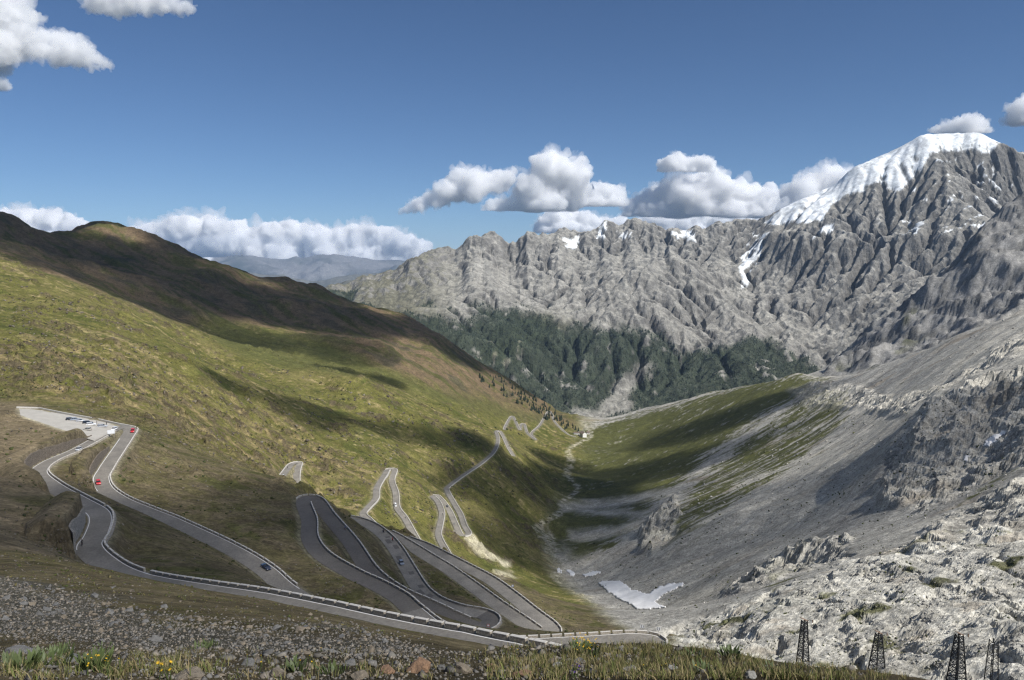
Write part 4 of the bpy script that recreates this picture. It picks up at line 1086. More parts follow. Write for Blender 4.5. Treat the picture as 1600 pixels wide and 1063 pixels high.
BT = torus_mesh('tyre', .33, .022, M_tyre); MT = torus_mesh('tyre', .3, .075, M_tyre)
def rider(label, loc, heading, tilt, mats, group, z_seat, reach, hand_z, foot_z, helmet):
    root = empty('person', loc, 0); root.rotation_euler = (0, -tilt, heading); tag(root, label, 'person', group)
    J = {'pelvis': ((-.22, 0, z_seat), .13), 'spine': ((-.1, 0, z_seat + .22), .12), 'chest': ((.05, 0, z_seat + .40), .135), 'neck': ((.13, 0, z_seat + .54), .06), 'head': ((.18, 0, z_seat + .65), .095), 'crown': ((.18, 0, z_seat + .75), .075)}
    for s, k in ((1, 'l'), (-1, 'r')):
        J['sh_' + k] = ((.07, .18 * s, z_seat + .46), .062); J['el_' + k] = ((.22, .25 * s, z_seat + .22), .05); J['hand_' + k] = ((reach, .22 * s, hand_z), .042)
        J['hip_' + k] = ((-.2, .09 * s, z_seat - .04), .095); J['kn_' + k] = ((.17, .12 * s, z_seat - .22 - .1 * s), .065); J['an_' + k] = ((-.02, .12 * s, foot_z + .08 - .08 * s), .045); J['toe_' + k] = ((.13, .13 * s, foot_z + .03 - .08 * s), .04)
    skin_body('body', J, EDG, root, mats); hair_cap(root, (.18, 0, z_seat + .69), .125, helmet, 'helmet')
    return root
def cyclist(where, road, idx, off, flip, mats, group, helmet):
    p, h, tl = on_road(road, idx, off)
    if flip: h += math.pi; tl = -tl
    b = empty('bicycle', p, 0); b.rotation_euler = (0, -tl, h); tag(b, 'road bicycle ridden ' + where, 'bicycle', 'bicycles on the pass road')
    for x in (-.5, .5):
        w = inst('wheel', BT, b); w.location = (x, 0, .345)
    tube_mesh('frame', [(-.5, 0, .345), (-.05, 0, .3), (.36, 0, .78), (-.2, 0, .82), (-.05, 0, .3)], .018, M_redc, b)
    tube_mesh('fork', [(.36, 0, .86), (.5, 0, .345)], .016, M_steel, b); tube_mesh('handlebar', [(.42, -.22, .92), (.42, .22, .92)], .015, M_steel, b)
    tube_mesh('saddle', [(-.34, 0, .93), (-.1, 0, .93)], .045, M_trim, b)
    rider('cyclist ' + where, p, h, tl, mats, 'cyclists on the pass road', 1.0, .42, .95, .2, helmet)
def motorcyclist(where, road, idx, off, flip, mats, helmet):
    p, h, tl = on_road(road, idx, off)
    if flip: h += math.pi; tl = -tl
    b = empty('motorcycle', p, 0); b.rotation_euler = (0, -tl, h); tag(b, 'motorcycle ridden ' + where, 'motorcycle', 'motorcycles on the pass road')
    for x in (-.68, .7):
        w = inst('wheel', MT, b); w.location = (x, 0, .375)
    V, Fc = loft([[(-.85, -.1, .75), (-.85, .1, .75), (-.85, .08, .9), (-.85, -.08, .9)], [(-.2, -.2, .45), (-.2, .2, .45), (-.2, .17, .82), (-.2, -.17, .82)], [(.25, -.24, .4), (.25, .24, .4), (.25, .17, 1.02), (.25, -.17, 1.02)], [(.62, -.18, .62), (.62, .18, .62), (.55, .12, 1.0), (.55, -.12, 1.0)]])
    mesh_obj('body', V, Fc, mats[1], b, True)
    tube_mesh('fork', [(.48, 0, 1.02), (.7, 0, .375)], .05, M_steel, b); tube_mesh('handlebar', [(.38, -.36, 1.06), (.38, .36, 1.06)], .02, M_steel, b)
    tube_mesh('exhaust', [(.2, -.22, .4), (-.75, -.25, .5)], .055, M_rim, b)
    rider('motorcyclist ' + where, p, h, tl, mats, 'motorcyclists on the pass road', .92, .40, 1.03, .35, helmet)
cyclist('on the upper bend above the tall grey wall', 'main', 11.15, -1.6, False, (M_dark, M_dark, M_skin), None, M_dark)
cyclist('up the wide dark road close to its parapet', 'main', 55.6, -1.8, True, (M_dark, M_bluec, M_skin), None, M_pale)
motorcyclist('in front on the patched old road', 'main', 70.6, 1.4, True, (M_dark, M_redc, M_dark), M_redc)
motorcyclist('behind another on the patched old road', 'main', 71.3, 1.3, True, (M_dark, M_dark, M_dark), M_dark)
motorcyclist('high on the middle leg of the triple bend', 'far3', 7.6, 1.0, True, (M_dark, M_dark, M_dark), M_pale)
motorcyclist('low on the middle leg of the triple bend', 'far3', 10.0, 1.0, True, (M_dark, M_bluec, M_dark), M_pale)
motorcyclist('on the first leg of the triple bend', 'far3', 3.9, 1.0, False, (M_dark, M_dark, M_dark), M_dark)
motorcyclist('below the white van on the sunlit hairpin', 'far2', 13.0, -.8, True, (M_dark, M_dark, M_dark), M_dark)
motorcyclist('at the top of the small hairpin behind the dark bend', 'far1', 2.2, -.8, True, (M_dark, M_dark, M_dark), M_dark)

# ------------------------------------------------------------------ signs
M_board = simple_mat('white_board', (0.75, 0.76, 0.77), .5, .05, 2); M_post = simple_mat('galvanised_post', (0.35, 0.35, 0.35), .5, .15, 5, metal=.5); M_bw = simple_mat('sign_black', (0.02, 0.02, 0.02), .5, .1, 3); M_signblue = simple_mat('sign_blue', (0.03, 0.09, 0.3), .5, .1, 3)
def box_mesh(name, c, s, mat, parent, bevel=.01):
    bm = bmesh.new(); bmesh.ops.create_cube(bm, size=1, matrix=Matrix.Translation(c) @ Matrix.Diagonal((*s, 1)))
    if bevel: bmesh.ops.bevel(bm, geom=bm.edges[:], offset=bevel, segments=1, affect='EDGES')
    me = bpy.data.meshes.new(name); bm.to_mesh(me); bm.free(); me.materials.append(mat); return inst(name, me, parent)
sp = P(174, 684, 348); sp.z = float(ground_z(sp.x, sp.y))
sb = empty('notice_board', sp, math.radians(24)); tag(sb, 'large white notice board on two posts inside the upper hairpin', 'notice board')
for x in (-1.35, 1.35): box_mesh('post', (x, 0, 1.6), (.09, .09, 3.4), M_post, sb)
box_mesh('panel', (0, -.08, 2.7), (3.1, .05, 1.75), M_board, sb)
def chevron(px, idx, label):
    p, h, _ = on_road('main', idx, 3.1 + 1.0)
    b = empty('chevron_sign', p, 0); tag(b, label, 'road sign', 'chevron signs on the bend'); b.rotation_euler = (0, 0, math.atan2(-p.x, p.y) * -1 * -1)
    box_mesh('post', (0, 0, .9), (.07, .07, 2.0), M_post, b); box_mesh('panel', (0, -.05, 1.5), (1.0, .03, .9), M_board, b)
    for x in (-.24, .22):
        V = [(x - .13, -.07, 1.08), (x + .03, -.07, 1.08), (x + .2, -.07, 1.5), (x + .03, -.07, 1.92), (x - .13, -.07, 1.92), (x + .04, -.07, 1.5)]
        mesh_obj('arrow', V + [(a, b_ + .008, c) for a, b_, c in V], [(0, 1, 2, 5), (5, 2, 3, 4), (6, 0, 5, 11), (7, 1, 0, 6), (8, 2, 1, 7), (9, 3, 2, 8), (10, 4, 3, 9), (11, 5, 4, 10)], M_bw, b)
chevron(1003, 40.7, 'black and white chevron sign at the far end of the bend parapet')
chevron(1010, 40.15, 'black and white chevron sign nearest the pale rocks on the bend')
for (px, py, d, lab, mm) in ((801, 922, 306, 'small blue and white sign beside the farther parallel road', M_signblue), (763, 985, 236, 'small red-edged sign on a thin post at the lowest dark hairpin', M_redc)):
    p = P(px, py, d); p.z = float(ground_z(p.x, p.y)); b = empty('road_sign', p, 0); tag(b, lab, 'road sign')
    box_mesh('post', (0, 0, 1.1), (.07, .07, 2.4), M_post, b); box_mesh('panel', (0, -.05, 2.0), (.95, .03, .9), mm, b); box_mesh('border', (0, -.072, 2.0), (.7, .02, .6), M_board, b)
# where cloud shade lies on the ground: x, y, z, radius
SHADE_RIDGE = [(-1500,2150,100,420),(-500,2400,0,380),(-230,2600,-150,320),(-30,2420,-280,240),(-1400,1450,30,240),(-1100,1470,10,235),(-850,1500,-20,235),(-640,1500,-60,215),(-470,1500,-110,185),(-320,1580,-150,170),(-1900,1900,60,480),(-1450,1900,60,470),(-1050,1850,0,430),(-750,1850,-60,400),(-450,2000,-120,380),(-150,2250,-220,320),(80,2500,-380,230),(-1700,2500,100,500),(-900,2500,50,500),(-600,1500,-130,170),(-330,1620,-190,150)]
SHADE_VALLEY = [(-20,1000,-340,120),(60,1150,-380,150),(170,1300,-390,170),(110,900,-330,130),(40,790,-320,100),(-30,1180,-340,110),(200,1050,-330,150),(-60,900,-310,60),(150,1550,-420,130)]
SHADE_RIGHT = [(420,1350,-300,200),(620,1650,-280,210),(500,1330,-260,110),(320,1100,-280,130),(300,650,-180,120),(380,560,-140,110),(470,640,-130,120),(260,520,-190,80),(200,680,-250,110),(420,450,-120,70),(330,820,-230,110)]
SHADE_NEAR = [(-140,150,-60,62),(-65,205,-80,66),(-35,290,-108,72),(20,230,-100,70),(-62,350,-108,42),(22,330,-125,55),(60,180,-90,42),(-90,100,-45,60),(10,130,-65,60),(-92,222,-86,48),(-50,140,-65,66),(-105,180,-70,50),(-20,360,-125,45)]
SHADE_SLOPE = [(-210,880,-215,70),(-100,1060,-270,70),(-250,900,-200,75),(-200,960,-220,80),(-140,1010,-250,75),(-70,1090,-290,80),(-320,840,-180,70),(-30,1180,-320,70),(-270,1330,-190,90),(-190,1400,-220,80)]
SHADE_FEET = [(-40,60,-30,60),(-20,20,-10,60),(30,-5,-5,60),(-90,60,-25,55),(30,60,-40,50)]
# ------------------------------------------------------------------ clouds
from mathutils import noise as mnoise
def volume_mat(name, density, col=(1, 1, 1), aniso=0.3):
    m = bpy.data.materials.new(name); m.use_nodes = True
    nt = m.node_tree; nt.nodes.clear()
    o = nt.nodes.new('ShaderNodeOutputMaterial'); v = nt.nodes.new('ShaderNodeVolumePrincipled')
    v.inputs['Color'].default_value = (*col, 1); v.inputs['Density'].default_value = density
    v.inputs['Anisotropy'].default_value = aniso
    nt.links.new(v.outputs[0], o.inputs['Volume'])
    return m

ICO = []
for _s in (1, 2):
    _bm = bmesh.new(); bmesh.ops.create_icosphere(_bm, subdivisions=_s, radius=1.0); _bm.verts.index_update()
    ICO.append((np.array([v.co for v in _bm.verts], np.float32), np.array([[v.index for v in f.verts] for f in _bm.faces], np.int32))); _bm.free()
def soup(name, V, T):
    me = bpy.data.meshes.new(name)
    me.vertices.add(len(V)); me.vertices.foreach_set('co', V.astype(np.float32).ravel())
    me.loops.add(T.size); me.loops.foreach_set('vertex_index', T.astype(np.int32).ravel()); me.polygons.add(len(T))
    me.polygons.foreach_set('loop_start', np.arange(0, T.size, 3, dtype=np.int32)); me.polygons.foreach_set('loop_total', np.full(len(T), 3, np.int32))
    me.update(calc_edges=True)
    return me

def puff_mesh(name, balls, voxel, mat, base_z=None, rough=0.16, seed=0, levels=2, kids=9):
    """cauliflower heap: every ball carries smaller balls, all fused into one closed skin with a flat underside"""
    rnd = random.Random(seed)
    allb = list(balls); cur = list(balls)
    for lv in range(levels):
        nxt = []
        for (c, r) in cur:
            for k in range(kids if lv == 0 else 6):
                v = Vector((rnd.gauss(0, 1), rnd.gauss(0, 1), abs(rnd.gauss(0, .9)) - .25)).normalized()
                rr = r * rnd.uniform(.28, .5)
                nxt.append((c + v * (r * rnd.uniform(.75, 1.0)), rr))
        allb += nxt; cur = nxt
    Vs, Ts, n0 = [], [], 0
    for c, r in allb:
        if r > voxel * .9:
            V, T = ICO[1 if r > voxel * 5 else 0]
            Vs.append(V * r + np.array(c, np.float32)); Ts.append(T + n0); n0 += len(V)
    me = soup(name, np.concatenate(Vs), np.concatenate(Ts))
    o = bpy.data.objects.new(name, me)
    md = o.modifiers.new('fuse', 'REMESH'); md.mode = 'VOXEL'; md.voxel_size = voxel; md.use_smooth_shade = True
    me2 = apply_modifiers(o); o.data = me2; COL.objects.link(o); bpy.data.meshes.remove(me)
    n = len(me2.vertices)
    co = np.empty(n * 3, np.float32); me2.vertices.foreach_get('co', co); co = co.reshape(-1, 3)
    nr = np.empty(n * 3, np.float32); me2.vertices.foreach_get('normal', nr); nr = nr.reshape(-1, 3)
    big = max(r for _, r in balls)
    s1 = 1.0 / (big * .55)
    dis = np.array([mnoise.fractal(Vector((float(c[0] * s1), float(c[1] * s1), float(c[2] * s1 + seed))), .75, 2.1, 6) for c in co], np.float32)
    co += nr * (dis * rough * big)[:, None]
    if base_z is not None:
        low = co[:, 2] < base_z
        co[low, 2] = base_z + (co[low, 2] - base_z) * .18
    me2.vertices.foreach_set('co', co.ravel()); me2.update()
    me2.materials.clear(); me2.materials.append(mat)
    return o

M_cloud = volume_mat('cloud_vapour', 0.0055, aniso=0.0)
M_cloud_thin = volume_mat('thin_cloud_vapour', 0.0085, aniso=0.1)
VEIL = {}
def cloud(label, d, top, base, seed, mat=M_cloud, vox=2.5, rough=.16, dens_r=(.5, .95), kids=9, levels=2):
    """top: outline of the upper edge as picture points, base: height of the underside in the picture"""
    rnd = random.Random(seed); k = d / F_PX; balls = []
    x0, x1 = top[0][0], top[-1][0]; xs = [q[0] for q in top]; ys = [q[1] for q in top]
    x = x0 + 5
    while x < x1 - 3:
        yt = float(np.interp(x, xs, ys)); yb = float(np.interp(x, [base[0][0], base[-1][0]], [base[0][1], base[-1][1]]))
        h = max(4.0, yb - yt)
        r = min(h * .42, 34) * rnd.uniform(.8, 1.05)
        y = yt + r * 1.16
        while y < yb - r * .05:
            balls.append((P(x + rnd.uniform(-.2, .2) * r, y, d + rnd.uniform(-.8, .8) * r * k), r * .82 * k))
            y += r * 1.05
        x += max(3.5, r * .75)
    bz = P((x0 + x1) / 2, max(base[0][1], base[-1][1]) - 2, d).z
    o = puff_mesh('cloud', balls, vox * k, mat, None if base[0][1] != base[-1][1] else bz, rough, seed, levels, kids)
    key = int(d / 4000)
    if key not in VEIL: VEIL[key] = volume_mat('cloud_veil_vapour', 42.0 / d, aniso=.1)
    b2 = [(c + Vector((rnd.uniform(-.3, .3), 0, rnd.uniform(-.15, .3))) * r, r * 1.12) for c, r in balls]
    v = puff_mesh('veil', b2, vox * 1.25 * k, VEIL[key], None if base[0][1] != base[-1][1] else bz, .5, seed + 50, 1, 7)
    v.parent = o
    return tag(o, label, 'cloud')
cloud('cloud bank with a bumpy top behind the brown peak, its left end', 53000, [(178,375),(195,352),(225,342),(262,338),(285,328),(312,326),(335,330),(352,345)], [(178,414),(352,414)], 1)
cloud('middle of the long cloud bank over the far blue range', 54500, [(335,345),(365,338),(395,350),(420,340),(455,336),(485,340),(500,352)], [(335,414),(500,414)], 2)
cloud('end of the long cloud bank above the far blue range', 53500, [(488,352),(520,345),(555,340),(585,345),(610,352),(640,362),(675,378)], [(488,414),(675,414)], 3)
cloud('cloud behind the brown ridge at the picture edge', 54000, [(-60,330),(-20,318),(20,322),(50,315),(85,322),(110,332),(135,342)], [(-60,385),(135,385)], 4)
cloud('slanting white cloud left of the tall one', 24500, [(618,330),(650,308),(685,290),(710,262),(728,252),(745,266),(765,262),(785,262),(806,258)], [(618,336),(806,288)], 5)
cloud('tall heaped white cloud in the middle of the sky', 24000, [(750,322),(770,308),(800,302),(822,285),(835,250),(850,228),(870,228),(890,236),(912,250),(924,272),(920,295),(905,312)], [(750,331),(905,331)], 6)
cloud('small round cloud leaning on the tall heaped cloud', 25500, [(885,310),(905,298),(925,285),(940,278),(960,284),(976,294),(980,306)], [(885,324),(980,324)], 7)
cloud('low white cloud just above the snow-flecked middle peaks', 52000, [(832,352),(845,335),(870,322),(895,322),(925,330),(950,338),(975,332),(990,342)], [(832,366),(990,366)], 8)
cloud('broad white cloud over the middle peaks', 28500, [(972,315),(1000,302),(1025,285),(1050,272),(1085,262),(1112,258),(1140,268),(1170,284),(1200,282),(1215,300),(1228,318)], [(972,340),(1228,340)], 9)
cloud('row of low cloud below the broad one', 52500, [(985,345),(1020,325),(1060,334),(1100,320),(1140,330),(1180,318),(1215,330),(1240,350)], [(985,368),(1240,368)], 10)
cloud('thin grey scrap of cloud on top of the broad cloud', 27500, [(1028,252),(1045,238),(1062,234),(1080,244),(1100,238),(1122,250)], [(1028,270),(1122,270)], 11, M_cloud_thin, rough=.35)
cloud('white cloud rising behind the snowy ridge', 24000, [(1225,295),(1240,282),(1270,262),(1295,250),(1318,252),(1335,264),(1360,290)], [(1225,335),(1360,335)], 12)
cloud('small flat cloud beside the snowy summit', 14000, [(1448,200),(1470,190),(1495,182),(1510,172),(1530,178),(1545,186)], [(1448,210),(1545,210)], 13, M_cloud_thin, rough=.3)
cloud('piece of cloud cut by the picture edge right of the summit', 14500, [(1572,182),(1582,160),(1600,142),(1640,140),(1680,160)], [(1572,196),(1680,196)], 14)
cloud('ragged cloud in the upper corner above the brown peak', 9500, [(-70,10),(-40,-20),(0,-20),(40,-5),(48,25),(38,55)], [(-70,102),(38,92)], 15, M_cloud_thin, rough=.42, vox=2.4)
cloud('ragged trailing cloud next to the corner cloud', 9300, [(52,50),(75,42),(100,44),(120,48),(140,72),(160,88),(178,98)], [(52,82),(178,110)], 16, M_cloud_thin, rough=.45, vox=2.4)
cloud('thin cloud wisp at the top edge', 9600, [(140,-25),(180,-30),(230,-22),(270,-8),(305,4)], [(140,12),(305,18)], 17, M_cloud_thin, rough=.4, vox=2.4)
cloud('tiny cloud scrap below the corner cloud', 9400, [(-20,115),(5,118),(18,130)], [(-20,142),(18,142)], 18, M_cloud_thin, rough=.4, vox=2.4)

# clouds overhead, above the picture, whose shadows lie on the slopes
CLOUD_H = 1750.0
def shadow_cloud(label, spots, seed, mat, thick=.3):
    balls = []
    for (x, y, z, r) in spots:
        c = Vector((x, y, z)) + SUN * ((CLOUD_H - z) / SUN.z)
        balls.append((c, r * .74))
    o = puff_mesh('cloud', balls, max(14, min(r for *_, r in spots) / 6), mat, None, .16, seed, 1, 8)
    me = o.data; n = len(me.vertices); co = np.empty(n * 3, np.float32); me.vertices.foreach_get('co', co); co = co.reshape(-1, 3)
    co[:, 2] = CLOUD_H + (co[:, 2] - CLOUD_H) * thick + 60
    me.vertices.foreach_set('co', co.ravel()); me.update()
    return tag(o, label, 'cloud', 'clouds overhead')
def vap(x): return volume_mat('overhead_cloud_vapour', x, aniso=.2)
shadow_cloud('cloud overhead shading the brown ridge', SHADE_RIDGE, 31, vap(.015))
shadow_cloud('cloud overhead shading the valley floor', SHADE_VALLEY, 32, vap(.034))
shadow_cloud('cloud overhead shading the limestone slope', SHADE_RIGHT, 33, vap(.019))
shadow_cloud('cloud overhead shading the nearest bends', SHADE_NEAR, 34, vap(.05))
shadow_cloud('thin cloud overhead shading the viewpoint', SHADE_FEET, 36, vap(.013))
shadow_cloud('small cloud overhead shading the green slope', SHADE_SLOPE, 35, vap(.042))

# ------------------------------------------------------------------ mountain air
hz_top = 1480.0
V = [(x, y, z) for z in (-1900, hz_top) for x, y in ((-45000, -1500), (45000, -1500), (45000, 47500), (-45000, 47500))]
haze = mesh_obj('haze', V, [(3, 2, 1, 0), (4, 5, 6, 7), (0, 1, 5, 4), (1, 2, 6, 5), (2, 3, 7, 6), (3, 0, 4, 7)], volume_mat('mountain_air', 1.35e-5, (0.50, 0.70, 1.0), 0.0))
tag(haze, kind='stuff')
# ------------------------------------------------------------------ finding the ground seen at a picture point
TG = Z / Y
def hit(px, py, dmin=1.3, dmax=3800):
    u, t = ray(px, py)
    c = int(round(np.interp(float(u), LU, np.arange(len(LU)))))
    col = TG[:, c]; r0, r1 = np.searchsorted(LL, [math.log(dmin), math.log(dmax)])
    w = np.nonzero(col[r0:r1] >= float(t))[0]
    if not len(w): return None
    r = r0 + w[0]
    d = math.exp(LL[r])
    if r > r0:
        a, b = col[r - 1], col[r]; f = (float(t) - a) / (b - a) if b > a else 1
        d = math.exp(LL[r - 1] + (LL[r] - LL[r - 1]) * min(max(f, 0), 1))
    x = float(u) * d
    return Vector((x, d, float(ground_z(x, d))))

def hit_many(px, py, dmin, dmax):
    u, t = ray(px, py); c = np.clip(np.round(np.interp(u, LU, np.arange(len(LU)))).astype(int), 0, len(LU) - 1)
    r0, r1 = np.searchsorted(LL, [math.log(dmin), math.log(dmax)]); out = np.zeros((len(px), 3)); ok = np.zeros(len(px), bool)
    for i in range(0, len(px), 4000):
        s = slice(i, i + 4000); sub = TG[r0:r1][:, c[s]] >= t[s][None, :]
        ok[s] = sub.any(0); r = r0 + sub.argmax(0); r = np.maximum(r, 1)
        a, b = TG[r - 1, c[s]], TG[r, c[s]]; f = np.clip(np.where(b > a, (t[s] - a) / np.where(b > a, b - a, 1), 1), 0, 1)
        d = np.exp(LL[r - 1] + (LL[r] - LL[r - 1]) * f)
        out[s, 1] = d; out[s, 0] = u[s] * d
    out[:, 2] = ground_z(out[:, 0], np.maximum(out[:, 1], 1.3))
    return out, ok

# ------------------------------------------------------------------ forest across the valley, one dark mass of conifers
M_needle = simple_mat('conifer_needles', (0.02, 0.031, 0.016), .9, .45, .05)
M_bark = simple_mat('conifer_bark', (0.07, 0.05, 0.035), .95, .3, 2)
cand = np.argwhere(forest_m > .45)
pr = forest_m[cand[:, 0], cand[:, 1]]
vis = (MPX[cand[:, 0], cand[:, 1]] > 480) & (MPX[cand[:, 0], cand[:, 1]] < 1420) & (MPY[cand[:, 0], cand[:, 1]] < 690)
cand = cand[vis]; rng = np.random.default_rng(5)
sel = cand[rng.integers(0, len(cand), 23000)]
fj = sel[:, 0] + rng.random(len(sel)) * .98; fi = sel[:, 1] + rng.random(len(sel)) * .98
j0 = np.clip(fj.astype(int), 0, ZM.shape[0] - 2); i0 = np.clip(fi.astype(int), 0, ZM.shape[1] - 2); b_ = fj - j0; a_ = fi - i0
zf = (ZM[j0, i0] * (1 - a_) + ZM[j0, i0 + 1] * a_) * (1 - b_) + (ZM[j0 + 1, i0] * (1 - a_) + ZM[j0 + 1, i0 + 1] * a_) * b_
xf = np.interp(fi, np.arange(len(gxm)), gxm); yf = np.interp(fj, np.arange(len(gym)), gym)
hgt = rng.uniform(8, 22, len(xf)) * rng.uniform(.7, 1.1, len(xf)); rad = hgt * rng.uniform(.17, .26, len(xf)); rot = rng.random(len(xf)) * 6.28
VV = np.empty((len(xf), 6, 3))
for k in range(5):
    VV[:, k, 0] = xf + rad * np.cos(rot + k * 1.2566); VV[:, k, 1] = yf + rad * np.sin(rot + k * 1.2566); VV[:, k, 2] = zf - 1
VV[:, 5, 0] = xf; VV[:, 5, 1] = yf; VV[:, 5, 2] = zf + hgt
base = np.arange(len(xf))[:, None] * 6
tri = np.concatenate([np.stack([base[:, 0] + k, base[:, 0] + (k + 1) % 5, base[:, 0] + 5], 1) for k in range(5)])
def tri_mesh(name, V, T, mat, col=None, smooth=False):
    me = bpy.data.meshes.new(name); V = np.asarray(V, np.float32).reshape(-1, 3); T = np.asarray(T, np.int32).reshape(-1, 3)
    me.vertices.add(len(V)); me.vertices.foreach_set('co', V.ravel())
    me.loops.add(T.size); me.loops.foreach_set('vertex_index', T.ravel()); me.polygons.add(len(T))
    me.polygons.foreach_set('loop_start', np.arange(0, T.size, 3, dtype=np.int32)); me.polygons.foreach_set('loop_total', np.full(len(T), 3, np.int32))
    if smooth: me.polygons.foreach_set('use_smooth', np.ones(len(T), bool))
    me.update(calc_edges=True)
    if col is not None:
        at = me.color_attributes.new('tint', 'FLOAT_COLOR', 'POINT'); c4 = np.ones((len(V), 4), np.float32); c4[:, :3] = col.reshape(-1, 3); at.data.foreach_set('color', c4.ravel())
    me.materials.append(mat)
    o = bpy.data.objects.new(name, me); COL.objects.link(o); return o
forest = tri_mesh('forest', VV, tri, M_needle); tag(forest, 'dark conifer forest on the mountain flank across the valley', 'forest', kind='stuff')

# conifers that stand out one by one on the left ridge
def conifer(seed):
    rnd = random.Random(seed); V, Fc = [], []
    H = 1.0
    for lv in range(7):
        z0 = .1 + lv * .125; z1 = z0 + .24; r = .24 * (1 - lv / 7.6) * rnd.uniform(.85, 1.15); n = 9; b0 = len(V)
        for k in range(n):
            a = 2 * math.pi * (k + rnd.uniform(-.3, .3)) / n; q = r * (1.15 if k % 2 else .7) * rnd.uniform(.8, 1.2)
            V.append((q * math.cos(a), q * math.sin(a), z0 - rnd.uniform(0, .05)))
        V.append((0, 0, min(1.0, z1)))
        for k in range(n): Fc.append((b0 + k, b0 + (k + 1) % n, b0 + n))
    cm = bpy.data.meshes.new('crown'); cm.from_pydata(V, [], Fc); cm.materials.append(M_needle)
    bm = bmesh.new(); bmesh.ops.create_cone(bm, cap_ends=True, segments=6, radius1=.03, radius2=.008, depth=1.0, matrix=Matrix.Translation((0, 0, .42)))
    tm = bpy.data.meshes.new('trunk'); bm.to_mesh(tm); bm.free(); tm.materials.append(M_bark)
    return cm, tm
CON = [conifer(k) for k in range(4)]
rnd = random.Random(77); nt_ = 0; tries = 0
tree_poly = np.array([(742,584),(800,590),(862,640),(908,676),(890,676),(850,655),(800,628),(760,606)])
while nt_ < 130 and tries < 3000:
    tries += 1
    px, py = rnd.uniform(735, 910), rnd.uniform(575, 680)
    if poly_mask(np.array([px]), np.array([py]), [tuple(q) for q in tree_poly], 1)[0] < .5: continue
    if rnd.random() > .25 + (px - 740) / 200: continue
    p = hit(px, py, 1300)
    if p is None or p.y > 3200: continue
    h = rnd.uniform(9, 17)
    t = empty('conifer_tree', p, rnd.uniform(0, 6)); t.scale = (h,) * 3
    tag(t, 'small dark conifer on the end of the green ridge above the inn', 'tree', 'conifers on the ridge')
    c, k = CON[nt_ % 4]; inst('crown', c, t); inst('trunk', k, t); nt_ += 1

# ------------------------------------------------------------------ the inn and its outbuildings
M_plaster = simple_mat('white_plaster', (0.72, 0.71, 0.68), .9, .08, .3); M_roof = simple_mat('brown_roof', (0.17, 0.13, 0.10), .9, .2, .5); M_win = simple_mat('dark_window', (0.03, 0.035, 0.045), .2, .2, 1); M_wood = simple_mat('dark_wood', (0.12, 0.08, 0.05), .9, .25, 1)
def house(label, px, py, w, dp, h, rh, rz, flat=False, rows=3, cols=5, name='house'):
    p = hit(px, py, 1500) or P(px, py, 2030)
    o = empty(name, p, rz); tag(o, label, 'house', 'buildings of the inn')
    box_mesh('wall', (0, 0, h / 2 - 1.5), (w, dp, h + 3), M_plaster, o, .05)
    if flat: box_mesh('roof', (0, 0, h + .2), (w + .8, dp + .8, .5), M_roof, o, .05)
    else:
        a, b, e = w / 2 + .8, dp / 2 + .8, .35
        V = [(-a, -b, h - .2), (a, -b, h - .2), (a, 0, h + rh), (-a, 0, h + rh), (-a, b, h - .2), (a, b, h - .2)]
        V += [(x, y, z + e) for x, y, z in V]
        mesh_obj('roof', V, [(6, 7, 8, 9), (9, 8, 11, 10), (1, 0, 3, 2), (2, 3, 4, 5), (0, 1, 7, 6), (5, 4, 10, 11), (1, 2, 8, 7), (2, 5, 11, 8), (3, 0, 6, 9), (4, 3, 9, 10)], M_roof, o)
        V = [(s * w / 2, y, z) for s in (-1, 1) for y, z in ((-dp / 2, h - .1), (dp / 2, h - .1), (0, h + rh - .25))]
        V += [(x * .97, y, z) for x, y, z in V]
        mesh_obj('gable', V, [(0, 2, 1), (3, 4, 5), (6, 7, 8), (9, 11, 10), (0, 6, 8, 2), (2, 8, 7, 1), (3, 5, 11, 9), (5, 4, 10, 11)], M_plaster, o)
        box_mesh('chimney', (w * .2, dp * .12, h + rh + .3), (1.0, 1.0, 2.2), M_plaster, o, .05)
    for r in range(rows):
        for c in range(cols):
            x = -w / 2 + w * (c + .5) / cols; z = 1.5 + r * (h - 1.2) / rows
            wo = box_mesh('window', (x, -dp / 2 - .02, z + .5), (1.3, .12, 1.5), M_win, o, 0)
    box_mesh('door', (w * .1, -dp / 2 - .03, .9), (1.4, .14, 2.2), M_wood, o, 0)
house('big white inn with a gabled brown roof at the valley end', 911, 682, 17, 13, 9.5, 4.5, math.radians(-62), rows=3, cols=4, name='inn')
house('long low white wing beside the inn', 902, 679, 22, 9, 6.0, 1.5, math.radians(8), rows=2, cols=7)
house('small white house right of the inn', 918.5, 678, 8, 8, 5, 2.5, math.radians(15), rows=2, cols=3)

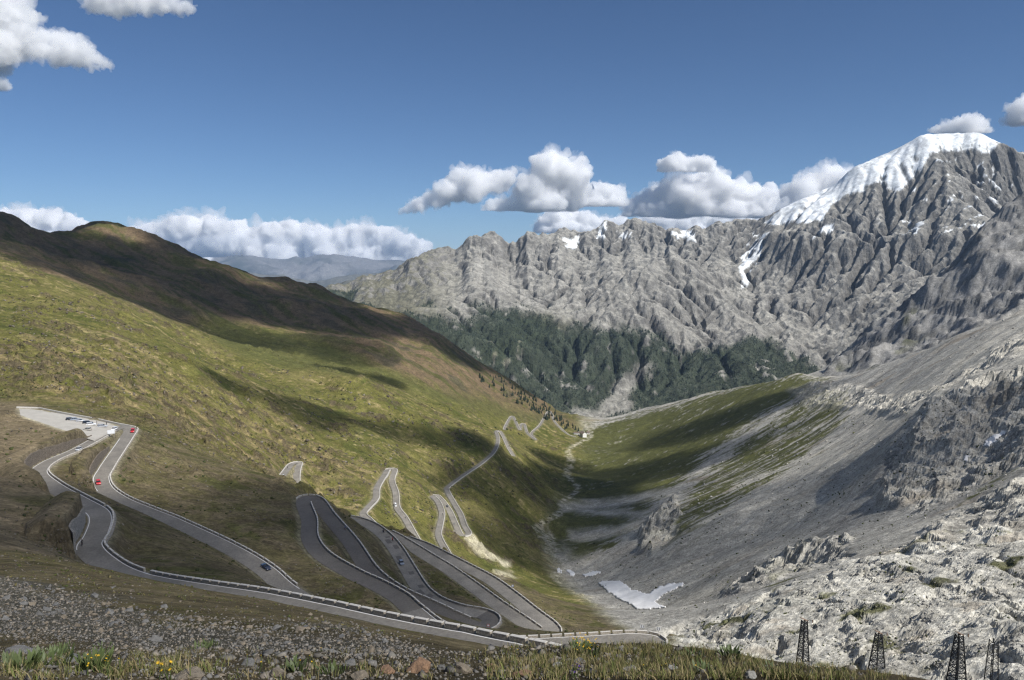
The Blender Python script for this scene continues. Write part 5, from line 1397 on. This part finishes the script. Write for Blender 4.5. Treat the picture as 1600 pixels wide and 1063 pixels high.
# ------------------------------------------------------------------ old snow
M_snow = simple_mat('old_snow', (0.80, 0.785, 0.76), .8, .14, .09, bump=.4)
def snow_patch(label, outline, step=1.6, dmin=200):
    xs = [q[0] for q in outline]; ys = [q[1] for q in outline]
    gx = np.arange(min(xs) - 6, max(xs) + 6, step); gy = np.arange(min(ys) - 5, max(ys) + 5, step * .7)
    GX, GY = np.meshgrid(gx, gy)
    m = poly_mask(GX + 5 * fbm(GX / 9, GY / 7, 4, 601), GY + 3 * fbm(GX / 9, GY / 7, 4, 602), outline, 1.0) > .5
    idx = {}; V = []; Fc = []
    def vid(r, c):
        if (r, c) not in idx:
            p = hit(float(GX[r, c]), float(GY[r, c]), dmin)
            if p is None: return None
            p.z += .75; idx[(r, c)] = len(V); V.append(p)
        return idx[(r, c)]
    for r in range(len(gy) - 1):
        for c in range(len(gx) - 1):
            if m[r, c] and m[r + 1, c] and m[r, c + 1] and m[r + 1, c + 1]:
                q = [vid(r, c), vid(r + 1, c), vid(r + 1, c + 1), vid(r, c + 1)]
                if None not in q and max((V[a] - V[b]).length for a in q for b in q) < 25: Fc.append(tuple(q))
    par = list(range(len(V)))                                 # keep the one connected piece
    def root(i):
        while par[i] != i: par[i] = par[par[i]]; i = par[i]
        return i
    for f in Fc:
        for k in f[1:]: par[root(k)] = root(f[0])
    cnt = {}
    for f in Fc: cnt[root(f[0])] = cnt.get(root(f[0]), 0) + 1
    best = max(cnt, key=cnt.get); Fc = [f for f in Fc if root(f[0]) == best]
    used = sorted({k for f in Fc for k in f}); mp_ = {k: i for i, k in enumerate(used)}
    V = [V[k] for k in used]; Fc = [tuple(mp_[k] for k in f) for f in Fc]
    o = mesh_obj('snow_patch', V, Fc, M_snow, None, True)
    md = o.modifiers.new('depth', 'SOLIDIFY'); md.thickness = 1.0; md.offset = -1
    tag(o, label, 'snow patch', 'old snow patches')
snow_patch('large forked patch of old snow on the grey scree', [(932,912),(945,908),(968,907),(990,923),(1012,928),(1030,917),(1055,911),(1070,912),(1060,920),(1036,931),(1026,941),(1046,956),(1074,968),(1050,973),(1010,971),(995,952),(965,936)])
snow_patch('thin flat patch of snow left of the large forked one', [(910,897),(935,893),(942,895),(930,900),(912,901)], 1.0)
snow_patch('small snow scrap by the stream, left of a similar one', [(868,891),(874,888),(880,892),(879,896),(872,896)], .8)
snow_patch('small snow scrap by the stream, right of a similar one', [(885,891),(892,892),(900,898),(896,902),(888,897)], .8)
snow_patch('narrow wedge of snow under the dark crag', [(1534,698),(1545,684),(1572,672),(1568,680),(1546,699)], 1.2, 350)
snow_patch('tiny scrap of snow lower on the dark crag', [(1503,722),(1510,713),(1518,711),(1512,721)], 1.0, 350)

# ------------------------------------------------------------------ lattice pylons of the old lift
def pylon(label, px, ytop, d, wb, wt, bracket=True, name='lattice_pylon', thin=.1, ladder=False):
    top = P(px, ytop, d); zb = float(ground_z(top.x, d)) - .3
    Hh = top.z - zb
    root = empty(name, (top.x, d, zb), math.radians(18)); tag(root, label, 'pylon', 'pylons below the viewpoint')
    def corner(i, t):
        w = wb + (wt - wb) * t; sx, sy = ((-1, -1), (1, -1), (1, 1), (-1, 1))[i]
        return (sx * w / 2, sy * w / 2, Hh * t)
    for i in range(4): tube_mesh('leg', [corner(i, 0), corner(i, 1)], thin * 1.5, M_steel, root, 4)
    n = max(5, int(Hh / 1.15))
    for i in range(4):
        pts = [corner((i + k) % 4 if False else (i if k % 2 == 0 else (i + 1) % 4), k / n) for k in range(n + 1)]
        pt2 = [corner((i if k % 2 else (i + 1) % 4), k / n) for k in range(n + 1)]
        tube_mesh('bracing', pts, thin * .85, M_steel, root, 4)
        if not ladder: tube_mesh('bracing', pt2, thin * .85, M_steel, root, 4)
        for k in range(2, n, 3): tube_mesh('crossbar', [corner(i, k / n), corner((i + 1) % 4, k / n)], thin * .7, M_steel, root, 4)
    if bracket:
        M_rust = bpy.data.materials.get('rusty_plate') or simple_mat('rusty_plate', (0.23, 0.15, 0.10), .8, .3, 3)
        V, Fc = loft([[(-1.2, -.5, Hh + .9), (-1.2, .5, Hh + .9), (-1.2, .5, Hh + 1.05), (-1.2, -.5, Hh + 1.05)], [(.75, -.5, Hh - .15), (.75, .5, Hh - .15), (.75, .5, Hh + .05), (.75, -.5, Hh + .05)]])
        mesh_obj('roof_plate', V, Fc, M_rust, root)
        tube_mesh('arm', [(.3, 0, Hh), (2.6, 0, Hh - .25)], .07, M_steel, root, 5); tube_mesh('arm', [(.3, .4, Hh - .1), (2.5, .4, Hh - .35)], .05, M_steel, root, 5)
        tube_mesh('pulley', [(2.55, 0, Hh - .2), (2.6, 0, Hh - .95)], .14, M_rust, root, 6)
    else:
        for z in (.93, .82, .72): tube_mesh('arm', [(-.9, 0, Hh * z), (.9, 0, Hh * z)], .05, M_post, root, 4)
pylon('lattice pylon with a rusty top plate, leftmost of the row', 1257, 970, 183, 2.6, 1.0)
pylon('lattice pylon with a rusty top plate, second in the row', 1373, 990, 172, 2.7, 1.0)
pylon('tallest lattice pylon with a rusty top plate, third in the row', 1499, 992, 152, 3.0, 1.05)
pylon('thin grey lattice mast at the picture corner without a top plate', 1553, 1000, 148, 1.9, 1.1, False, 'lattice_mast', .07, True)
for px, py, lab in ((1541, 493, 'tiny pale mast on the skyline of the limestone slope, left one'), (1549, 491, 'tiny pale mast on the skyline of the limestone slope, right one')):
    p = P(px, py + 4, 1375); p.z = float(ground_z(p.x, p.y)); o = empty('mast', p); tag(o, lab, 'mast')
    for x in (-.9, .9): tube_mesh('leg', [(x, 0, -1), (x * .4, 0, 10)], .18, M_post, o, 4)
    tube_mesh('arm', [(-4, 0, 8.5), (4, 0, 8.5)], .18, M_post, o, 4)

# ------------------------------------------------------------------ stones
def tint_mat(name, rough=.9, var=.35, scale=6.0, trans=False):
    m, nt, b = new_mat(name)
    at = nt.nodes.new('ShaderNodeAttribute'); at.attribute_name = 'tint'
    tc = nt.nodes.new('ShaderNodeTexCoord'); n = noise_node(nt, scale, 6, .7, tc.outputs['Object'])
    r = ramp_node(nt, n.outputs[0], .3, .7, (1 - var,) * 3, (1 + var,) * 3)
    nt.links.new(mul_node(nt, at.outputs['Color'], r.outputs[0]), b.inputs['Base Color']); b.inputs['Roughness'].default_value = rough; b.inputs['Specular IOR Level'].default_value = .2
    return m
M_stone_t = tint_mat('scree_stone'); M_grass = tint_mat('alpine_grass', .8, .2, 3.0)
def hull(seed, flat, n=11):
    rnd = random.Random(seed); bm = bmesh.new()
    for k in range(n):
        v = Vector((rnd.gauss(0, 1), rnd.gauss(0, 1), rnd.gauss(0, 1))).normalized() * rnd.uniform(.75, 1)
        bm.verts.new((v.x * .5, v.y * .5 * rnd.uniform(.6, 1), v.z * .5 * flat))
    r = bmesh.ops.convex_hull(bm, input=bm.verts[:])
    bmesh.ops.delete(bm, geom=[g for g in r['geom_interior'] if isinstance(g, bmesh.types.BMVert)], context='VERTS')
    bmesh.ops.triangulate(bm, faces=bm.faces[:])
    bm.verts.ensure_lookup_table(); bm.verts.index_update()
    V = np.array([v.co for v in bm.verts]); T = np.array([[v.index for v in f.verts] for f in bm.faces]); bm.free()
    return V, T
HULLS = [hull(k, f) for k, f in enumerate((.4, .5, .35, .6, .45, .8, .7, .55))]
STONE_COL = np.array([(.16, .148, .128), (.20, .182, .155), (.12, .11, .095), (.18, .15, .112), (.23, .20, .16), (.14, .132, .12)])
def stone_field(name, pts, sizes, label, rng):
    Vs, Ts, Cs, n0 = [], [], [], 0
    for p, s in zip(pts, sizes):
        V, T = HULLS[rng.integers(0, len(HULLS))]
        a = rng.random() * 6.28; t = rng.normal(0, .3, 2); c, s_ = math.cos(a), math.sin(a)
        Rm = np.array([[c, -s_, 0], [s_, c, 0], [t[0], t[1], 1]])
        Vs.append(V @ Rm.T * s + np.array(p) + np.array([0, 0, s * .08])); Ts.append(T + n0); n0 += len(V)
        Cs.append(np.tile(STONE_COL[rng.integers(0, 6)] * rng.uniform(.75, 1.3), (len(V), 1)))
    o = tri_mesh(name, np.concatenate(Vs), np.concatenate(Ts), M_stone_t, np.concatenate(Cs))
    return tag(o, label, 'stones', kind='stuff')
rng = np.random.default_rng(21)
scree_poly = [(-40,895),(0,905),(100,925),(220,955),(350,970),(540,978),(640,1002),(690,1022),(640,1030),(400,1022),(250,1018),(100,1008),(0,995),(-40,995)]
SP_, SZ = [], []
pxs = rng.uniform(-30, 700, 60000); pys = rng.uniform(895, 1030, 60000)
keep = rng.random(60000) < poly_mask(pxs, pys, scree_poly, 14) * .9 + .02
Hh_, ok = hit_many(pxs[keep], pys[keep], 6, 122)
SP_ = [Vector(q) for q in Hh_[ok][:8500]]; SZ = [min(1.1, p.y * rng.lognormal(-5.65, .5)) for p in SP_]
o_ = np.argsort([-(s / p.y) for s, p in zip(SZ, SP_)])
big, rest = o_[:220], o_[220:]
stone_field('scree', [SP_[i] for i in rest], [SZ[i] for i in rest], 'grey slate scree on the slope below the viewpoint', rng)
def rubble(name, label, poly, n, smin, smax, cols, dmin, dmax, seed, clus=None):
    pxs = rng.uniform(min(q[0] for q in poly), max(q[0] for q in poly), n * 4); pys = rng.uniform(min(q[1] for q in poly), max(q[1] for q in poly), n * 4)
    w = poly_mask(pxs, pys, poly, 10)
    keep = rng.random(len(pxs)) < w
    H_, ok = hit_many(pxs[keep], pys[keep], dmin, dmax); H_ = H_[ok]
    u = H_[:, 0] / H_[:, 1]; ci = np.clip(np.searchsorted(LU, u), 0, len(LU) - 1); ri_ = np.clip(np.searchsorted(LL, np.log(H_[:, 1])), 0, len(LL) - 1)
    m = (RD[ri_, ci] > 5.5) & (lm[ri_, ci] < .1)
    nz_ = fbm(H_[:, 0] / clus, H_[:, 1] / clus, 4, seed, gain=.6)
    m &= rng.random(len(H_)) < sstep(-.1, .32, nz_)
    H_ = H_[m][:n]
    Vs, Ts, Cs, n0 = [], [], [], 0
    for p in H_:
        V, T = HULL_S[rng.integers(0, len(HULL_S))]; s = p[1] / F_PX * smin * (smax / smin) ** (rng.random() ** 2.2)
        a = rng.random() * 6.28; c, s_ = math.cos(a), math.sin(a)
        Vs.append(V @ np.array([[c, -s_, 0], [s_, c, 0], [rng.normal(0, .3), rng.normal(0, .3), 1]]).T * s + p + np.array([0, 0, s * .12])); Ts.append(T + n0); n0 += len(V)
        Cs.append(np.tile(np.array(cols[rng.integers(0, len(cols))]) * rng.uniform(.75, 1.25), (len(V), 1)))
    o = tri_mesh(name, np.concatenate(Vs), np.concatenate(Ts), M_stone_t, np.concatenate(Cs)); tag(o, label, 'rocks', kind='stuff')
HULL_S = [hull(k + 50, f, 8) for k, f in enumerate((.6, .8, .5, .9, .7, 1.0))]
BRN = [(.13, .11, .085), (.10, .085, .068), (.17, .145, .11), (.20, .18, .145)]; LIM = [(.36, .345, .31), (.29, .275, .25), (.22, .21, .195), (.42, .40, .36)]
rubble('rubble', 'brown rocks scattered over the sunlit green slope', [(0,430),(110,470),(330,560),(560,600),(760,680),(800,760),(760,860),(640,840),(440,740),(250,690),(200,660),(0,620)], 6000, 1.6, 7.5, BRN, 420, 2000, 821, 45)
rubble('rubble', 'brown rocks and stones on the banks between the road bends', [(0,640),(230,670),(460,760),(700,860),(880,950),(960,990),(780,1000),(200,895),(0,865)], 4200, 1.6, 6, BRN, 120, 560, 822, 22)
rubble('rubble', 'limestone blocks scattered over the grey scree slope', [(900,900),(1000,800),(1250,620),(1600,490),(1600,850),(1250,910),(1080,970),(960,940)], 2600, 1.4, 5.5, LIM, 320, 1900, 823, 40)
rubble('rubble', 'pale blocks strewn over the limestone hump by the pylons', [(1060,985),(1250,905),(1450,848),(1600,850),(1600,1063),(1350,1063),(1200,1030),(1080,1010)], 1700, 1.8, 8, LIM, 120, 330, 824, 16)
rubble('turf_tufts', 'dark tussocks and low shrubs on the sunlit green slope', [(0,430),(110,470),(330,560),(560,600),(760,640),(860,680),(860,800),(800,880),(640,840),(440,740),(250,690),(200,660),(0,620)], 6000, 1.8, 6.5, [(.055, .062, .022), (.075, .082, .027), (.15, .135, .06), (.09, .08, .04)], 420, 2000, 831, 60)
GRN = [(.06, .07, .025), (.08, .088, .03), (.05, .06, .022)]
rubble('turf_tufts', 'dark turf cushions dotted over the limestone', [(900,880),(1000,800),(1250,640),(1500,600),(1600,780),(1600,1060),(1300,1060),(1060,1000),(960,930)], 2000, 1.8, 6, GRN, 130, 1600, 825, 30)
rubble('turf_tufts', 'dark turf cushions on the stony banks round the bends', [(0,640),(230,670),(460,760),(700,860),(880,950),(960,990),(780,1000),(200,895),(0,865)], 2600, 2, 9, GRN, 120, 560, 826, 25)
rubble('turf_tufts', 'dark turf on the bank between scree and nearest road', [(-20,858),(100,874),(200,897),(400,934),(600,980),(680,1000),(560,990),(350,968),(100,925),(-20,905)], 2600, 2.5, 8, [(.10, .10, .035), (.075, .085, .028), (.14, .12, .05)], 30, 125, 827, 7)
rubble('rubble', 'small grey and brown stones on the bank above the nearest road', [(-20,858),(100,874),(200,897),(400,934),(600,980),(680,1000),(560,990),(350,968),(100,925),(-20,905)], 2200, 1.5, 6, BRN, 30, 125, 828, 6)
S_ME = []
M_stones = [simple_mat('slate_stone', (.15, .145, .135), .9, .3, 5, bump=.03), simple_mat('brown_stone', (.2, .165, .12), .9, .3, 5, bump=.03), simple_mat('pale_stone', (.3, .285, .25), .9, .25, 5, bump=.03), simple_mat('rusty_stone', (.24, .145, .085), .9, .35, 4, bump=.03)]
for k, (V, T) in enumerate(HULLS):
    for m in (0, 1):
        me = bpy.data.meshes.new('stone'); me.from_pydata([tuple(v) for v in V], [], [tuple(int(i) for i in t) for t in T]); me.materials.append(M_stones[m]); S_ME.append(me)
for q, i in enumerate(big):
    o = inst('stone', S_ME[rng.integers(0, len(S_ME))]); o.location = SP_[i] + Vector((0, 0, SZ[i] * .1)); o.scale = (SZ[i],) * 3; o.rotation_euler = (rng.normal(0, .25), rng.normal(0, .25), rng.random() * 6)
    tag(o, 'loose slate stone lying on the scree slope', 'stone', 'larger loose stones on the scree')
def boulder(label, px, py, wpx, mat, flat=.6, seed=0, sink=.2):
    p = hit(px, py, 1.6, 14)
    if p is None: return
    s = wpx * .8 / F_PX * p.y; rnd = random.Random(seed)
    bm = bmesh.new(); bmesh.ops.create_icosphere(bm, subdivisions=3, radius=.5)
    planes = [(Vector((rnd.gauss(0, 1), rnd.gauss(0, 1), rnd.gauss(0, .8))).normalized(), rnd.uniform(.26, .42)) for _ in range(12)]
    for v in bm.verts:
        for nrm_, dd in planes:
            e = v.co.dot(nrm_) - dd
            if e > 0: v.co -= nrm_ * e
        v.co += v.co.normalized() * mnoise.fractal(v.co * 4 + Vector((seed, 0, 0)), .7, 2, 5) * .06
        v.co.z *= flat
    me = bpy.data.meshes.new('boulder'); bm.to_mesh(me); bm.free(); me.materials.append(mat)
    o = inst('boulder', me); o.location = p + Vector((0, 0, s * flat * (.5 - sink) * .5)); o.scale = (s,) * 3; o.rotation_euler = (0, 0, rnd.uniform(0, 6))
    tag(o, label, 'rock')
for k, (lab, px, py, w, mi, fl) in enumerate((
    ('grey slab half sunk in the plants at the picture corner', 28, 1022, 62, 0, .35), ('rust-brown angular rock in the middle of the bottom edge', 652, 1050, 58, 3, .7), ('rusty brown rock left of the angular rust-brown one', 606, 1052, 40, 3, .6),
    ('grey brown rock right of the angular rust-brown one', 722, 1050, 52, 1, .6), ('small dark rock between the brown rocks', 690, 1046, 24, 0, .7), ('reddish flat rock at the bottom edge', 818, 1058, 46, 3, .5), ('pale grey rock behind the purple flowers', 872, 1046, 34, 2, .6),
    ('flat pale brown slab at the bottom edge among yellow flowers', 300, 1060, 66, 1, .35), ('pale brown rock in grass near the bottom edge', 432, 1056, 44, 1, .6), ('grey rock in short grass left of the pale brown rock', 388, 1040, 34, 0, .6),
    ('small white stone on the gravel at the bottom edge', 226, 1050, 22, 2, .4), ('pale pointed slab on the grassy edge near the daisies', 1172, 1060, 30, 2, .8), ('grey rock at the bottom edge under the grass tufts', 545, 1040, 36, 0, .5),
    ('dark slate block in the green plants', 116, 1034, 40, 0, .6), ('small brown rock on the stony turf', 480, 1046, 30, 1, .6), ('lichen-grey rock on the turf right of the purple flowers', 985, 1050, 36, 2, .5),
    ('low grey rock in front of the yellow bush', 905, 1036, 30, 0, .5), ('small pale rock in the turf right of the yellow bush', 1050, 1046, 26, 2, .5), ('brown rock near the small yellow flowers', 560, 1060, 40, 1, .6), ('rusty stone right of the purple flowers', 770, 1044, 28, 3, .6))):
    boulder(lab, px, py, w, M_stones[mi], fl, k + 3)
# gravel in the turf near the feet
GP, GS = [], []
pxs = rng.uniform(-20, 1350, 9000); pys = rng.uniform(1004, 1063, 9000); keep = rng.random(9000) < np.where(pxs < 1000, 1, .35)
Hh_, ok = hit_many(pxs[keep], pys[keep], 1.8, 13)
GP = [Vector(q) for q in Hh_[ok][:4500]]; GS = [p.y * rng.lognormal(-5.5, .6) for p in GP]
stone_field('gravel', GP, GS, 'mixed brown and grey gravel in the turf at the viewpoint', rng)

# ------------------------------------------------------------------ turf, plants, flowers near the viewpoint
N_ = 120000; pxs = rng.uniform(-20, 1420, N_); pys = rng.uniform(1002, 1064, N_)
dens = .10 + .75 * sstep(720, 900, pxs) + .25 * (pxs < 330) * (pys > 1016)
dens *= sstep(-.12, .3, fbm(pxs / 40, pys / 16, 4, 801) + .12 * (pxs > 760))
keep = rng.random(N_) < dens
Hh_, ok = hit_many(pxs[keep], pys[keep], 1.7, 11.5)
BP = Hh_[ok][:40000]; n = len(BP)
h = rng.uniform(.022, .068, n) * np.where(rng.random(n) < .12, 1.9, 1.0) * np.where(BP[:, 1] < 3.6, .75, 1); w = rng.uniform(.0012, .0026, n); az = rng.random(n) * 6.28; le = rng.normal(0, .35, (n, 2))
Vb = np.zeros((n, 5, 3)); dx, dy = np.cos(az) * w, np.sin(az) * w
for k, (t, ws) in enumerate(((0, 1), (0, -1), (.55, .8), (.55, -.8), (1, 0))):
    Vb[:, k, 0] = BP[:, 0] + dx * ws + le[:, 0] * h * t * t; Vb[:, k, 1] = BP[:, 1] + dy * ws + le[:, 1] * h * t * t; Vb[:, k, 2] = BP[:, 2] - .005 + h * t * (1 - .2 * np.abs(le[:, 0]))
bi = np.arange(n)[:, None] * 5
Tb = np.concatenate([bi + np.array([[0, 1, 3]]), bi + np.array([[0, 3, 2]]), bi + np.array([[2, 3, 4]])])
gc = np.array([(.17, .18, .055), (.12, .15, .04), (.33, .28, .14), (.27, .21, .11), (.22, .20, .08)])[rng.choice(5, n, p=[.2, .14, .28, .2, .18])] * rng.uniform(.7, 1.25, (n, 1))
grass = tri_mesh('grass', Vb, Tb, M_grass, np.repeat(gc, 5, 0)); tag(grass, 'short alpine grass at the viewpoint', 'grass', kind='stuff')
M_leaf = simple_mat('broad_leaf', (0.085, 0.112, 0.035), .6, .35, 9); M_yel = simple_mat('yellow_petal', (0.75, 0.48, 0.02), .6, .15, 20); M_whi = simple_mat('white_petal', (0.8, 0.8, 0.76), .6, .08, 20); M_pur = simple_mat('purple_petal', (0.09, 0.04, 0.22), .6, .25, 20); M_stem = simple_mat('green_stem', (0.09, 0.12, 0.03), .7, .2, 9)
def clump(label, px, py, wpx, hm, nleaf, seed, name='leafy_plant', group='green plants at the viewpoint'):
    p = hit(px, py, 1.7, 30)
    if p is None: return None
    rnd = random.Random(seed); R = wpx / F_PX * p.y / 2; V, Fc = [], []
    for k in range(nleaf):
        a = rnd.uniform(0, 6.28); r = R * math.sqrt(rnd.random()); bx, by = r * math.cos(a), r * math.sin(a)
        L = hm * rnd.uniform(.35, .8); wd = L * rnd.uniform(.09, .16); b = a + rnd.uniform(-.8, .8); ln = rnd.uniform(.15, .7)
        ox, oy = math.cos(b), math.sin(b); sx, sy = -oy * wd, ox * wd; i0 = len(V)
        for t, s in ((0, .4), (.45, 1), (1, 0)):
            cx, cy_, cz = bx + ox * L * ln * t, by + oy * L * ln * t, L * (t - .35 * t * t * ln)
            V += [(cx + sx * s, cy_ + sy * s, cz), (cx - sx * s, cy_ - sy * s, cz)]
        Fc += [(i0, i0 + 1, i0 + 3, i0 + 2), (i0 + 2, i0 + 3, i0 + 5, i0 + 4)]
    o = empty(name, p); tag(o, label, 'plant', group); mesh_obj('leaves', V, Fc, M_leaf, o)
    return o, p, R
for k, (lab, px, py, w, hh, nl) in enumerate((
    ('broad green plant at the left bottom corner', 22, 1046, 70, .11, 110), ('bushy green plant beside the dark slate block', 70, 1040, 80, .12, 150), ('green plant right of the dark slate block', 146, 1044, 50, .10, 90), ('tuft of bright leaves on the gravel', 92, 1018, 44, .12, 70),
    ('lone green tuft on the grey scree', 320, 1016, 42, .16, 70), ('small tuft between scree and flowers', 160, 1012, 26, .12, 40), ('green tuft near the pale brown rock', 462, 1050, 40, .09, 60), ('green tuft at the bottom edge left of the rusty rocks', 520, 1054, 36, .08, 50),
    ('tall grass tuft on the crest near the daisies', 1142, 1026, 30, .13, 60), ('green clump on the crest below the snow patch', 1080, 1030, 50, .09, 70), ('green clump on the grassy edge near the pylons', 1215, 1050, 44, .08, 60), ('dark green clump on the right of the crest', 1100, 1052, 40, .08, 60))):
    clump(lab, px, py, w, hh, nl, k + 40)
def flower_mesh(name, r, petals, mat, ball=False):
    V, Fc = [(0, 0, 0)], []
    for layer in range(2 if ball else 1):
        for k in range(petals):
            a = 6.283 * (k + layer * .5) / petals; w = 2.6 / petals * r; ca, sa = math.cos(a), math.sin(a); i0 = len(V); up = .35 * r * (1 + layer)
            V += [(ca * r * .5 - sa * w * .5, sa * r * .5 + ca * w * .5, up * .4), (ca * r, sa * r, up), (ca * r * .5 + sa * w * .5, sa * r * .5 - ca * w * .5, up * .4)]
            Fc.append((0, i0 + 2, i0 + 1, i0))
    me = bpy.data.meshes.new(name); me.from_pydata(V, [], Fc); me.materials.append(mat); return me
F_Y = flower_mesh('flower_head', .02, 9, M_yel, True); F_W = flower_mesh('flower_head', .016, 9, M_whi); F_P = flower_mesh('flower_head', .02, 7, M_pur, True)
CEN = bpy.data.meshes.new('flower_centre'); bm = bmesh.new(); bmesh.ops.create_icosphere(bm, subdivisions=1, radius=.0065, matrix=Matrix.Translation((0, 0, .004))); bm.to_mesh(CEN); bm.free(); CEN.materials.append(M_yel)
STM = bpy.data.meshes.new('stem'); bm = bmesh.new(); bmesh.ops.create_cone(bm, cap_ends=False, segments=4, radius1=.0022, radius2=.0014, depth=1, matrix=Matrix.Translation((0, 0, .5))); bm.to_mesh(STM); bm.free(); STM.materials.append(M_stem)
def flower(name, label, px, py, head, hgt, group, sc, rnd):
    p = hit(px, py, 1.7, 14)
    if p is None: return
    o = empty(name, p, rnd.uniform(0, 6)); o.rotation_euler = (rnd.gauss(0, .12), rnd.gauss(0, .12), rnd.uniform(0, 6)); tag(o, label, 'flower', group)
    st = inst('stem', STM, o); st.scale = (1, 1, hgt * .8)
    hd = inst('flower_head', head, o); hd.location = (0, 0, hgt * .8); hd.scale = (sc * .3,) * 3; hd.rotation_euler = (.5, 0, 0)
    if head is F_W:
        c = inst('flower_centre', CEN, hd)
rnd = random.Random(5)
for (px, py, n, sx, sy, hd, nm, lab, grp, hg, sc) in (
    (262, 1061, 6, 9, 3, F_Y, 'yellow_flower', 'bright yellow flower at the bottom edge beside the flat pale brown slab', 'yellow flowers by the brown slab', .07, 1.5),
    (150, 1052, 14, 60, 10, F_Y, 'yellow_flower', 'small yellow flower among the green plants in the left corner', 'yellow flowers in the left corner', .08, .8),
    (440, 1046, 10, 70, 12, F_Y, 'yellow_flower', 'small yellow flower on the stony turf around the pale brown rock', 'yellow flowers on the stony turf', .07, .8),
    (500, 1018, 8, 60, 8, F_Y, 'yellow_flower', 'small yellow flower on the crest of the scree', 'yellow flowers on the scree crest', .07, .9),
    (820, 1022, 6, 40, 8, F_Y, 'yellow_flower', 'yellow flower in the dry grass left of the yellow bush', 'yellow flowers left of the bush', .09, 1.0),
    (1000, 1050, 8, 80, 10, F_Y, 'yellow_flower', 'tiny yellow flower in the turf right of the purple flowers', 'yellow flowers in the right turf', .06, .7),
    (1275, 1052, 34, 30, 6, F_W, 'white_daisy', 'white daisy in the patch on the grassy edge below the first pylon', 'daisies on the grassy edge', .09, 1.0),
    (1060, 1030, 5, 40, 10, F_W, 'white_daisy', 'single white daisy in the grass below the chevron bend', 'daisies below the bend', .09, 1.0),
    (902, 1058, 9, 9, 4, F_P, 'purple_flower', 'purple flower in the clump at the bottom edge', 'purple flower clump', .06, 1.0)):
    for _ in range(n): flower(nm, lab, px + rnd.gauss(0, sx * .6), min(1063, py + rnd.gauss(0, sy * .6)), hd, hg * rnd.uniform(.7, 1.3), grp, sc, rnd)
yb = clump('yellow flowering bush on the crest in front of the bend', 912, 1022, 48, .13, 130, 91, 'flowering_bush', 'flowering bush')
if yb:
    o, p, R = yb
    for k in range(46):
        a = rnd.uniform(0, 6.28); r = R * math.sqrt(rnd.random()); hd = inst('flower_head', F_Y, o)
        hd.location = (r * math.cos(a), r * math.sin(a), .12 + rnd.uniform(-.04, .03)); hd.scale = (.4,) * 3; hd.rotation_euler = (rnd.uniform(0, .8), 0, rnd.uniform(0, 6))

bpy.data.scenes.remove(_scratch)
